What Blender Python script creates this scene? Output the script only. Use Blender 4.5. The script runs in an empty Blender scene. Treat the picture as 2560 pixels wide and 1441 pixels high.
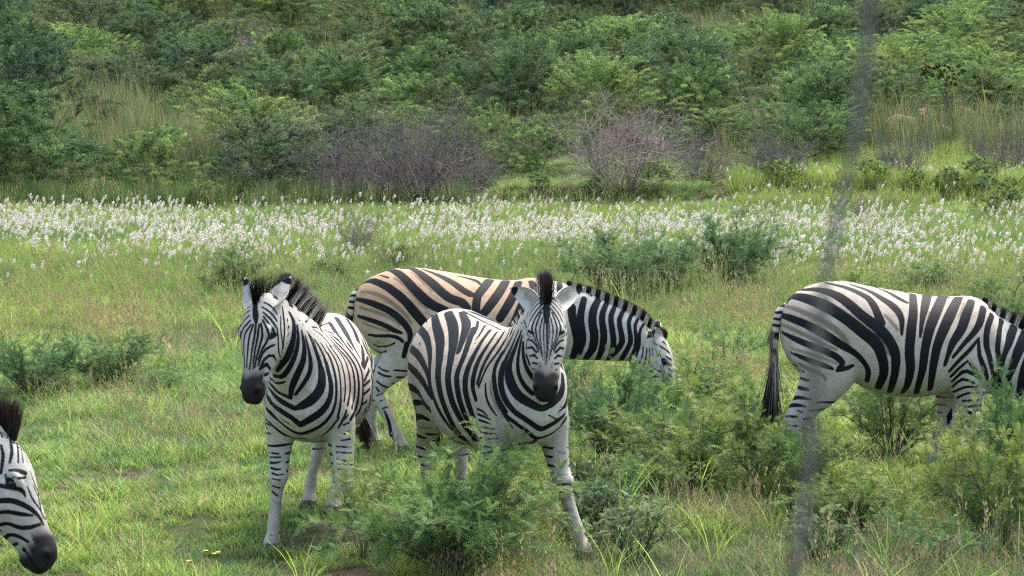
import bpy, bmesh, math, random
import numpy as np
from mathutils import Vector, Matrix, noise
R = math.radians
scene = bpy.context.scene
COL = scene.collection
# ------------------------------------------------------------------ camera, sky, sun, exposure
F_PX, CAM_H = 5450.0, 2.6
PITCH = math.atan(522.5 / F_PX)
cam_d = bpy.data.cameras.new('camera')
cam = bpy.data.objects.new('camera', cam_d); COL.objects.link(cam)
cam.location = (0, 0, CAM_H); cam.rotation_euler = (math.pi / 2 - PITCH, 0, 0)
cam_d.sensor_width = 36; cam_d.lens = 36 * F_PX / 2560
cam_d.clip_start = 0.05; cam_d.clip_end = 2000
cam_d.dof.use_dof = True; cam_d.dof.focus_distance = 13.5; cam_d.dof.aperture_fstop = 19
scene.camera = cam
SUN_EL, SUN_AZ = 62, 35          # azimuth of the sun measured from +Y (straight ahead), negative = left
world = bpy.data.worlds.new('World'); scene.world = world; world.use_nodes = True
nt = world.node_tree; nt.nodes.clear()
sky = nt.nodes.new('ShaderNodeTexSky'); sky.sky_type = 'NISHITA'; sky.sun_disc = False
sky.sun_elevation = R(SUN_EL); sky.sun_rotation = R(SUN_AZ)
sky.air_density = 1.6; sky.dust_density = 4.0; sky.ozone_density = 1.0
bg = nt.nodes.new('ShaderNodeBackground'); bg.inputs['Strength'].default_value = 0.15
wo = nt.nodes.new('ShaderNodeOutputWorld')
nt.links.new(sky.outputs[0], bg.inputs[0]); nt.links.new(bg.outputs[0], wo.inputs[0])
sun_d = bpy.data.lights.new('sun', 'SUN'); sun_d.energy = 2.1; sun_d.angle = R(24); sun_d.color = (1.0, .95, .88)
sun = bpy.data.objects.new('sun', sun_d); COL.objects.link(sun)
sd = Vector((math.sin(R(SUN_AZ)) * math.cos(R(SUN_EL)), math.cos(R(SUN_AZ)) * math.cos(R(SUN_EL)), math.sin(R(SUN_EL))))
sun.rotation_euler = (-sd).to_track_quat('-Z', 'Y').to_euler()
scene.view_settings.view_transform = 'Standard'; scene.view_settings.look = 'None'
scene.view_settings.exposure = 1.52; scene.view_settings.gamma = 1.0
scene.view_settings.use_curve_mapping = False
scene.cycles.use_denoising = False; scene.cycles.sample_clamp_indirect = 2.5; scene.cycles.sample_clamp_direct = 4; scene.cycles.pixel_filter_type = 'BLACKMAN_HARRIS'; scene.cycles.filter_width = 1.25
scene.cycles.max_bounces = 6; scene.cycles.transparent_max_bounces = 8
scene.cycles.diffuse_bounces = 3; scene.cycles.glossy_bounces = 2

def ray_dir(px, py):
    u = (px - 1280) / F_PX; v = (py - 720.5) / F_PX
    c, s = math.cos(PITCH), math.sin(PITCH)
    # camera forward f=(0,c,-s), up=(0,s,c), right=(1,0,0)
    return Vector((u, c - v * s, -s - v * c))
def at(px, py, Y):
    d = ray_dir(px, py); t = Y / d.y
    return Vector((d.x * t, Y, CAM_H + d.z * t))

# ------------------------------------------------------------------ helpers
def new_mesh(name, V, Fc, mat=None, smooth=True):
    me = bpy.data.meshes.new(name)
    V = np.asarray(V, dtype=np.float32)
    if isinstance(Fc, np.ndarray):
        k = Fc.shape[1]
        me.vertices.add(len(V)); me.vertices.foreach_set('co', V.ravel())
        me.loops.add(Fc.size); me.loops.foreach_set('vertex_index', Fc.ravel().astype(np.int32))
        me.polygons.add(len(Fc)); me.polygons.foreach_set('loop_start', np.arange(0, Fc.size, k, dtype=np.int32))
        me.update(calc_edges=True); me.validate()
    else:
        me.from_pydata([tuple(map(float, v)) for v in V], [], [tuple(map(int, f)) for f in Fc]); me.update()
    if smooth: me.polygons.foreach_set('use_smooth', [True] * len(me.polygons))
    if mat: me.materials.append(mat)
    return me
def link(name, me, parent=None, loc=None):
    o = bpy.data.objects.new(name, me); COL.objects.link(o)
    if parent: o.parent = parent
    if loc is not None: o.location = loc
    return o
def tag(o, label=None, cat=None, group=None, kind=None):
    if label: o['label'] = label
    if cat: o['category'] = cat
    if group: o['group'] = group
    if kind: o['kind'] = kind
    return o
def fattr(me, name, arr):
    a = me.attributes.new(name, 'FLOAT', 'POINT'); a.data.foreach_set('value', np.asarray(arr, dtype=np.float32)); return a
def cattr(me, name, arr):
    a = me.attributes.new(name, 'FLOAT_COLOR', 'POINT')
    c = np.ones((len(arr), 4), dtype=np.float32); c[:, :3] = arr
    a.data.foreach_set('color', c.ravel()); return a
def sstep(a, b, x):
    t = np.clip((x - a) / (b - a), 0, 1); return t * t * (3 - 2 * t)
class NM:
    """small node-material helper"""
    def __init__(s, name):
        s.m = bpy.data.materials.new(name); s.m.use_nodes = True; s.t = s.m.node_tree
        s.b = s.t.nodes['Principled BSDF']; s.o = s.t.nodes['Material Output']
    def n(s, ty, **kw):
        x = s.t.nodes.new(ty)
        for k, v in kw.items():
            if k.startswith('i_'): x.inputs[k[2:].replace('_', ' ')].default_value = v
            else: setattr(x, k, v)
        return x
    def l(s, a, b): s.t.links.new(a, b)
    def attr(s, name, kind='GEOMETRY'):
        a = s.n('ShaderNodeAttribute'); a.attribute_name = name; a.attribute_type = kind; return a
    def math(s, op, a, b=None, clamp=False):
        x = s.n('ShaderNodeMath', operation=op, use_clamp=clamp)
        for i, v in enumerate((a, b)):
            if v is None: continue
            if isinstance(v, (int, float)): x.inputs[i].default_value = v
            else: s.l(v, x.inputs[i])
        return x.outputs[0]
    def mix(s, f, a, b, bt='MIX'):
        x = s.n('ShaderNodeMix', data_type='RGBA', blend_type=bt)
        for i, v in ((0, f), (6, a), (7, b)):
            if isinstance(v, (int, float)): x.inputs[i].default_value = v
            elif isinstance(v, tuple): x.inputs[i].default_value = (*v, 1) if len(v) == 3 else v
            else: s.l(v, x.inputs[i])
        return x.outputs[2]
    def noise(s, scale, detail=3, vec=None, rough=.55):
        x = s.n('ShaderNodeTexNoise'); x.inputs['Scale'].default_value = scale; x.inputs['Detail'].default_value = detail
        x.inputs['Roughness'].default_value = rough
        if vec is not None: s.l(vec, x.inputs['Vector'])
        return x
    def ramp(s, f, stops):
        x = s.n('ShaderNodeValToRGB'); s.l(f, x.inputs[0]); e = x.color_ramp.elements
        while len(e) < len(stops): e.new(.5)
        for q, (p, c) in zip(e, stops): q.position = p; q.color = (*c, 1)
        return x.outputs[0]
# ------------------------------------------------------------------ zebras
def crom(P, n):
    """Catmull-Rom resample of rows of P (any columns) to n rows"""
    P = np.asarray(P, float); m = len(P)
    Q = np.vstack([2 * P[0] - P[1], P, 2 * P[-1] - P[-2]])
    u = np.linspace(0, m - 1, n); i = np.minimum(u.astype(int), m - 2); t = (u - i)[:, None]
    a, b, c, d = Q[i], Q[i + 1], Q[i + 2], Q[i + 3]
    return .5 * ((2 * b) + (-a + c) * t + (2 * a - 5 * b + 4 * c - d) * t ** 2 + (-a + 3 * b - 3 * c + d) * t ** 3)
def loft(rings):
    """rings: (k, n, 3) -> verts, faces with capped ends"""
    rings = np.asarray(rings); k, n = rings.shape[:2]
    V = [*rings.reshape(-1, 3)]; Fc = []
    for i in range(k - 1):
        for j in range(n):
            j2 = (j + 1) % n
            Fc.append((i * n + j, i * n + j2, (i + 1) * n + j2, (i + 1) * n + j))
    for e, r in ((0, rings[0]), (k - 1, rings[-1])):
        c = len(V); V.append(r.mean(0))
        for j in range(n):
            j2 = (j + 1) % n
            Fc.append((c, e * n + j2, e * n + j) if e == 0 else (c, e * n + j, e * n + j2))
    return np.array(V), Fc
def ring(c, ax, bx, ra, rb, n=24, p=2.0):
    th = np.linspace(0, 2 * np.pi, n, endpoint=False)
    ct, s = np.cos(th), np.sin(th)
    ct = np.sign(ct) * np.abs(ct) ** (2 / p); s = np.sign(s) * np.abs(s) ** (2 / p)
    return c + np.outer(ct * ra, ax) + np.outer(s * rb, bx)
def nrm(v): v = np.asarray(v, float); return v / np.linalg.norm(v)
TORSO = [(-.715, 1.08, .93, .05), (-.69, 1.155, .84, .12), (-.63, 1.22, .74, .185), (-.54, 1.27, .665, .235), (-.42, 1.30, .63, .262),
         (-.28, 1.30, .60, .285), (-.12, 1.275, .565, .315), (.06, 1.25, .55, .33), (.22, 1.245, .555, .32), (.36, 1.26, .58, .285),
         (.47, 1.28, .60, .25), (.56, 1.265, .62, .225), (.64, 1.20, .66, .195), (.71, 1.09, .72, .145), (.75, .98, .80, .07)]
HIND = [(-.44, .11, 1.06, .19, .11), (-.43, .145, .92, .225, .135), (-.41, .155, .79, .20, .128), (-.45, .15, .67, .142, .10), (-.52, .145, .56, .094, .07),
        (-.575, .14, .47, .072, .055), (-.588, .14, .405, .064, .053), (-.572, .14, .33, .045, .040), (-.565, .14, .22, .038, .034),
        (-.56, .14, .15, .046, .042), (-.54, .14, .095, .038, .038), (-.53, .14, .055, .050, .048), (-.525, .14, .0, .062, .056)]
FORE = [(.50, .10, 1.02, .13, .08), (.49, .14, .88, .155, .11), (.46, .15, .75, .14, .105), (.45, .15, .64, .10, .083), (.455, .145, .54, .076, .068),
        (.46, .14, .46, .061, .059), (.47, .14, .405, .061, .060), (.455, .14, .33, .040, .037), (.45, .14, .22, .036, .034),
        (.45, .14, .15, .045, .041), (.465, .14, .095, .037, .037), (.475, .14, .055, .049, .047), (.48, .14, .0, .061, .055)]
HEAD = [(-.03, .07, -.08, .065), (.02, .095, -.13, .09), (.08, .108, -.178, .106), (.15, .112, -.195, .118), (.20, .106, -.188, .120), (.26, .092, -.165, .112),
        (.33, .074, -.130, .090), (.40, .060, -.102, .070), (.455, .056, -.092, .067), (.50, .048, -.090, .066), (.535, .028, -.084, .057), (.56, -.01, -.062, .036)]
def leg_rings(ch, sx=1.0, n=20):
    ch = crom(ch, len(ch) * 3)
    P = ch[:, :3]; T = np.gradient(P, axis=0); out = []
    for p, t, (ra, rb) in zip(P, T, ch[:, 3:5]):
        t = nrm(t); side = np.array([0, 1., 0]); a = nrm(np.cross(side, t)); b = np.cross(t, a)
        out.append(ring(p, a, b, ra, rb, n))
    out = np.array(out)
    out[-1, :, 2] = P[-1, 2]                                   # flat sole
    return out
def shape_leg(base, side, foot=None, knee=None, top_dx=0.0):
    """move the base chain so that its foot lands at foot=(x,y,z); knee = extra bend offset at knee/hock"""
    ch = [list(map(float, r)) for r in base]
    z0 = ch[1][2]
    for r in ch:
        r[1] *= side
        f = min(1, max(0, (z0 - r[2]) / z0))
        if foot is not None:
            r[0] += (foot[0] - base[-1][0]) * f; r[1] += (foot[1] - base[-1][1] * side) * f; r[2] += foot[2] * f
        if knee is not None:
            k = math.exp(-((r[2] - .43) / .17) ** 2)
            r[0] += knee[0] * k; r[1] += knee[1] * k; r[2] += (knee[2] if len(knee) > 2 else 0) * k
    return ch
def head_frame(poll, fwd, up):
    f = nrm(fwd); l = nrm(np.cross(up, f)); u = np.cross(f, l)
    return np.array(poll, float), np.array([f, l, u])         # rows: forward, left, up
def remesh(V, Fs, voxel):
    me = new_mesh('tmp', V, Fs, smooth=False); o = bpy.data.objects.new('tmp', me); COL.objects.link(o)
    m = o.modifiers.new('r', 'REMESH'); m.mode = 'VOXEL'; m.voxel_size = voxel
    dg = bpy.context.evaluated_depsgraph_get(); ev = o.evaluated_get(dg); e = ev.to_mesh()
    co = np.empty(len(e.vertices) * 3, np.float32); e.vertices.foreach_get('co', co); co = co.reshape(-1, 3).astype(float)
    lt = np.empty(len(e.polygons), np.int32); e.polygons.foreach_get('loop_total', lt)
    li = np.empty(len(e.loops), np.int32); e.loops.foreach_get('vertex_index', li)
    assert (lt == 4).all(); F4 = li.reshape(-1, 4)
    ed = np.empty(len(e.edges) * 2, np.int32); e.edges.foreach_get('vertices', ed); ed = ed.reshape(-1, 2)
    ev.to_mesh_clear(); bpy.data.objects.remove(o); bpy.data.meshes.remove(me)
    return co, F4, ed
def relax(co, ed, w, it):
    n = len(co); a, b = ed[:, 0], ed[:, 1]
    deg = np.bincount(a, minlength=n) + np.bincount(b, minlength=n)
    for k in range(it):
        fac = (.5 * w if k % 2 == 0 else -.51 * w * .96)[:, None]     # Taubin: keeps the volume
        s = np.stack([np.bincount(a, co[b, i], n) + np.bincount(b, co[a, i], n) for i in range(3)], 1) / deg[:, None]
        co = co + (s - co) * fac
    return co
def lap(co, ed, w, it):
    n = len(co); a, b = ed[:, 0], ed[:, 1]
    deg = np.bincount(a, minlength=n) + np.bincount(b, minlength=n)
    for k in range(it):
        s = np.stack([np.bincount(a, co[b, i], n) + np.bincount(b, co[a, i], n) for i in range(3)], 1) / deg[:, None]
        co = co + (s - co) * w[:, None] * .5
    return co
def ear_mesh(base, tip, face, w=.05, n=11, k=12):
    """cupped leaf-shaped ear from base to tip, its hollow turned to 'face'"""
    base, tip = np.array(base, float), np.array(tip, float)
    ax = tip - base; L = np.linalg.norm(ax); ax = ax / L
    fa = nrm(np.array(face, float) - ax * np.dot(face, ax)); sd = np.cross(ax, fa)
    V = []; T = []; inner = []
    prof = lambda t: w * (np.sin(np.pi * min(1, .16 + .84 * t) ** .9) ** .75 * (1 - .15 * t) + .03 * (1 - t)) if t < 1 else 0.001
    for shell, th in ((1, .006), (-1, -.006)):
        for i in range(n + 1):
            t = i / n; r = prof(t); cup = 1.15 - .35 * t
            for j in range(k + 1):
                a = (j / k - .5) * 2 * (1.35 - .45 * t)
                x = r * np.sin(a) / np.sin(1.35) * 1.1; y = -r * cup * (np.cos(a) - .25)
                V.append(base + ax * L * t + sd * x + fa * (y + (th if shell == 1 else -.004)))
                T.append(t); inner.append(1.0 if shell == 1 else 0.0)
    Fc = []; m = (n + 1) * (k + 1)
    for sft in (0, m):
        for i in range(n):
            for j in range(k):
                q = [sft + i * (k + 1) + j, sft + i * (k + 1) + j + 1, sft + (i + 1) * (k + 1) + j + 1, sft + (i + 1) * (k + 1) + j]
                Fc.append(q if sft else q[::-1])
    for i in range(n):
        for j in (0, k):
            a, b = i * (k + 1) + j, (i + 1) * (k + 1) + j
            Fc.append([a, b, b + m, a + m] if j == 0 else [b, a, a + m, b + m])
    return np.array(V), Fc, np.array(T), np.array(inner)
def zebra_shape(Z):
    """one continuous skin in the zebra's own frame (+X forward, Z up)"""
    S = Z.get('scale', 1.0); wf = Z.get('wf', 1.0); parts = []
    tor = crom([(x * Z.get('sx', 1), a + Z.get('dz', lambda x: 0)(x), b + Z.get('db', lambda x: 0)(x), h * wf) for x, a, b, h in TORSO], 46)
    R_ = []
    for x, zt, zb, hw in tor:
        zc = (zt + zb) / 2; h = (zt - zb) / 2
        r = ring(np.array([x, 0, zc]), np.array([0, 1., 0]), np.array([0, 0, 1.]), max(hw, .01), max(h, .01), 32, 2.15)
        # pear section: narrower towards the back ridge, fuller low on the flank
        u = (r[:, 2] - zc) / h; r[:, 1] *= 1 - .13 * np.clip(u, 0, 1) ** 2 - .05 * u
        R_.append(r)
    parts.append(loft(R_))
    for ch in Z['legs']: parts.append(loft(leg_rings(ch)))
    N = crom(Z['neck'], 26)          # x,y,z, half depth, half width
    P = N[:, :3]; T = np.gradient(P, axis=0)
    U = crom(Z['neck_up'], 26); R_ = []
    for p, t, u, (rd, rw) in zip(P, T, U, N[:, 3:5]):
        t = nrm(t); l = nrm(np.cross(u, t)); uu = np.cross(t, l)
        rr = ring(p, l, uu, rw, rd, 28, 2.0)
        k = ((rr - p) @ uu) / rd
        rr = rr - np.outer(((rr - p) @ l) * .22 * np.clip(k, 0, 1) ** 1.5, l)   # crest is narrower
        R_.append(rr)
    parts.append(loft(R_))
    hp, HF = head_frame(*Z['head']); hs = Z.get('hs', 1.0)
    H = crom(HEAD, 40) * hs; R_ = []
    for x, zt, zb, hw in H:
        zc = (zt + zb) / 2; h = (zt - zb) / 2
        c = hp + HF[0] * x + HF[2] * zc
        r = ring(c, HF[1], HF[2], hw, h, 28, 2.15)
        u = ((r - c) @ HF[2]) / h; lat = (r - c) @ HF[1]
        t = x / hs
        nar = .20 * np.clip(-u, 0, 1) + (.16 if t > .2 else .02) * np.clip(u, 0, 1) ** 2
        r = r - np.outer(lat * nar, HF[1]); R_.append(r)
    parts.append(loft(R_))
    def blob(c, r, n=14):
        th = np.linspace(.12, np.pi - .12, n)
        parts.append(loft([hp + HF.T @ (hs * (np.array(c) + np.array([0, 0, -1]) * r[2] * np.cos(t)))
                           + np.outer(np.cos(np.linspace(0, 2 * np.pi, 16, endpoint=False)) * np.sin(t) * r[0] * hs, HF[0])
                           + np.outer(np.sin(np.linspace(0, 2 * np.pi, 16, endpoint=False)) * np.sin(t) * r[1] * hs, HF[1]) for t in th]))
    for s in (-1, 1):
        blob((.185, s * .082, .055), (.045, .026, .028))          # brow
        blob((.135, s * .072, -.085), (.085, .035, .075))         # cheek
        blob((.49, s * .046, -.005), (.036, .024, .036))          # nostril wing
    blob((.485, 0, -.080), (.036, .036, .024))                    # chin
    V = []; Fs = []; off = 0
    for v, f in parts:
        V.append(v); Fs += [tuple(i + off for i in q) for q in f]; off += len(v)
    V = np.vstack(V) * 1.0
    co, F4, ed = remesh(V, Fs, Z.get('voxel', .0085))
    q = (co - hp) @ HF.T / hs
    dh = np.clip((q[:, 0] + .02) / .10, 0, 1) * (np.linalg.norm(co - hp, axis=1) < .75)
    leg = sstep(.66, .50, co[:, 2]) * (1 - dh) * (np.linalg.norm(co - hp, axis=1) > .7)
    w = np.clip(1 - .93 * dh - .88 * leg, 0.06, 1)
    vx = (.0085 / Z.get('voxel', .0085)) ** 2
    co = lap(co, ed, w, int(26 * vx))
    co = relax(co, ed, np.ones(len(co)), int(3 * vx) * 2)
    # eye sockets and nostrils pressed in
    q = (co - hp) @ HF.T / hs
    for s in (-1, 1):
        d = np.linalg.norm((q - np.array([.19, s * .103, .035])) / np.array([.034, .02, .022]), axis=1)
        co -= np.outer(.010 * hs * np.exp(-d ** 2) * s, HF[1])
        d = np.linalg.norm((q - np.array([.51, s * .05, .01])) / np.array([.018, .025, .014]), axis=1)
        co -= np.outer(.014 * hs * np.exp(-d ** 2) * s, HF[1]) + np.outer(.01 * hs * np.exp(-d ** 2), HF[0])
    return co, F4, hp, HF, hs
Z2L = lambda s, f, k=None: shape_leg(FORE, s, f, k)
ZH = lambda s, f, k=None: shape_leg(HIND, s, f, k)
ZEB = {}
BENT = [(.50, .10, 1.02, .13, .08), (.49, .13, .88, .155, .11), (.47, .17, .74, .14, .105), (.48, .19, .62, .10, .085), (.52, .20, .50, .076, .07),
        (.56, .21, .40, .062, .060), (.58, .215, .325, .060, .058), (.51, .215, .275, .043, .041), (.42, .215, .225, .037, .035), (.34, .215, .185, .045, .041),
        (.305, .215, .155, .037, .037), (.285, .215, .12, .047, .045), (.27, .215, .08, .057, .051)]
ZEB['centre'] = dict(
    voxel=.006, loc=(-.155, 12.36), head_dir=(.444, -.896), scale=.97, wf=1.10, db=lambda x: -.045 * math.exp(-((x - .05) / .3) ** 2) - .03 * (x > .4),
    legs=[Z2L(1, (.75, .285, -.04), (-.03, .0)), Z2L(-1, (.46, -.20, -.035)), ZH(1, (-.45, .06, 0)), ZH(-1, (-.56, -.10, 0))],
    neck=[(.38, 0, .98, .27, .20), (.52, .0, 1.03, .29, .19), (.66, -.02, 1.15, .23, .145), (.78, -.04, 1.28, .175, .11), (.87, -.06, 1.36, .14, .09), (.93, -.07, 1.38, .10, .07)],
    neck_up=[(-.2, 0, 1), (-.5, 0, .9), (-.7, 0, .7), (-.6, 0, .8), (-.3, 0, 1), (0, 0, 1)],
    head=((.93, -.075, 1.465), (.40, -.21, -.89), (.86, -.40, .45)), hs=1.0,
    ears=[(1, (.875, .19, 1.535)), (-1, (.78, -.22, 1.535))])
ZEB['left'] = dict(
    voxel=.006, loc=(-1.115, 12.60), head_dir=(-.06, -.998), scale=.95, wf=1.0, dz=lambda x: -.03 * (x < .2), db=lambda x: -.01,
    legs=[BENT, Z2L(-1, (.62, -.215, -.04)), ZH(1, (-.34, .01, 0)), ZH(-1, (-.52, -.16, 0), (0, .06))],
    neck=[(.38, 0, .98, .27, .19), (.52, -.01, 1.04, .28, .18), (.65, -.04, 1.16, .23, .145), (.75, -.09, 1.28, .175, .11), (.82, -.14, 1.37, .14, .09), (.86, -.16, 1.40, .10, .07)],
    neck_up=[(-.2, 0, 1), (-.5, .1, .9), (-.7, .3, .7), (-.6, .3, .8), (-.3, .2, 1), (0, .1, 1)],
    head=((.87, -.175, 1.475), (.36, -.125, -.925), (.82, -.42, .40)), hs=1.07,
    ears=[(1, (.81, -.045, 1.61)), (-1, (.80, -.315, 1.60))])
ZEB['grazing'] = dict(
    loc=(-.345, 15.2), head_dir=(1, .0), scale=1.0, sx=1.06, wf=1.0, dz=lambda x: -.015 - .05 * (x > 0) * min(1, x / .4),
    legs=[Z2L(1, (.62, .14, 0)), Z2L(-1, (.35, -.14, 0)), ZH(1, (-.64, .12, 0)), ZH(-1, (-.42, -.14, 0), (-.08, 0))],
    neck=[(.40, 0, .94, .28, .20), (.58, 0, .92, .285, .17), (.78, 0, .885, .255, .135), (.98, 0, .84, .215, .11), (1.14, 0, .80, .18, .095), (1.26, 0, .76, .14, .085)],
    neck_up=[(0, 0, 1), (.1, 0, 1), (.15, 0, 1), (.2, 0, 1), (.3, 0, 1), (.5, 0, 1)],
    head=((1.31, 0, .80), (.33, .0, -.94), (.94, 0, .33)), hs=1.0,
    ears=[(1, (1.385, .13, .905)), (-1, (1.34, -.15, .88))])
ZEB['right'] = dict(
    loc=(2.40, 13.7), head_dir=(1, .0), scale=1.0, sx=.985, wf=1.0, dz=lambda x: (.03 if x < -.3 else .03 - .075 * min(1, (x + .3) / .8)) + .022 * math.exp(-((x - .1) / .2) ** 2), db=lambda x: .045 + .06 * math.exp(-((x + .30) / .16) ** 2),
    legs=[Z2L(1, (.32, .12, 0)), Z2L(-1, (.53, -.14, 0)), ZH(1, (-.40, .14, 0)), ZH(-1, (-.62, -.14, 0))],
    neck=[(.38, 0, .92, .27, .20), (.54, 0, .885, .27, .17), (.72, 0, .825, .235, .135), (.90, 0, .745, .20, .11), (1.06, 0, .66, .175, .095), (1.17, 0, .59, .13, .08)],
    neck_up=[(0, 0, 1), (.1, 0, 1), (.2, 0, 1), (.4, 0, 1), (.5, 0, 1), (.6, 0, 1)],
    head=((1.22, 0, .62), (.32, .0, -.95), (.95, 0, .32)), hs=.95,
    ears=[(1, (1.22, .12, .80)), (-1, (1.22, -.12, .80))])
ZEB['near'] = dict(
    loc=(-3.07, 8.0), head_dir=(1, .0), scale=1.0, wf=1.0,
    legs=[Z2L(1, (.60, .14, 0)), Z2L(-1, (.40, -.14, 0)), ZH(1, (-.60, .14, 0)), ZH(-1, (-.45, -.14, 0))],
    neck=[(.38, 0, 1.0, .28, .20), (.54, 0, 1.05, .28, .17), (.70, 0, 1.11, .23, .135), (.86, 0, 1.16, .185, .11), (.99, 0, 1.20, .155, .095), (1.08, 0, 1.21, .12, .08)],
    neck_up=[(-.2, 0, 1), (-.2, 0, 1), (-.2, 0, 1), (-.1, 0, 1), (.1, 0, 1), (.3, 0, 1)],
    head=((1.115, 0, 1.265), (.45, .0, -.89), (.89, 0, .45)), hs=.96, voxel=.006,
    ears=[(1, (1.03, .12, 1.46)), (-1, (1.03, -.12, 1.46))])
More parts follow.
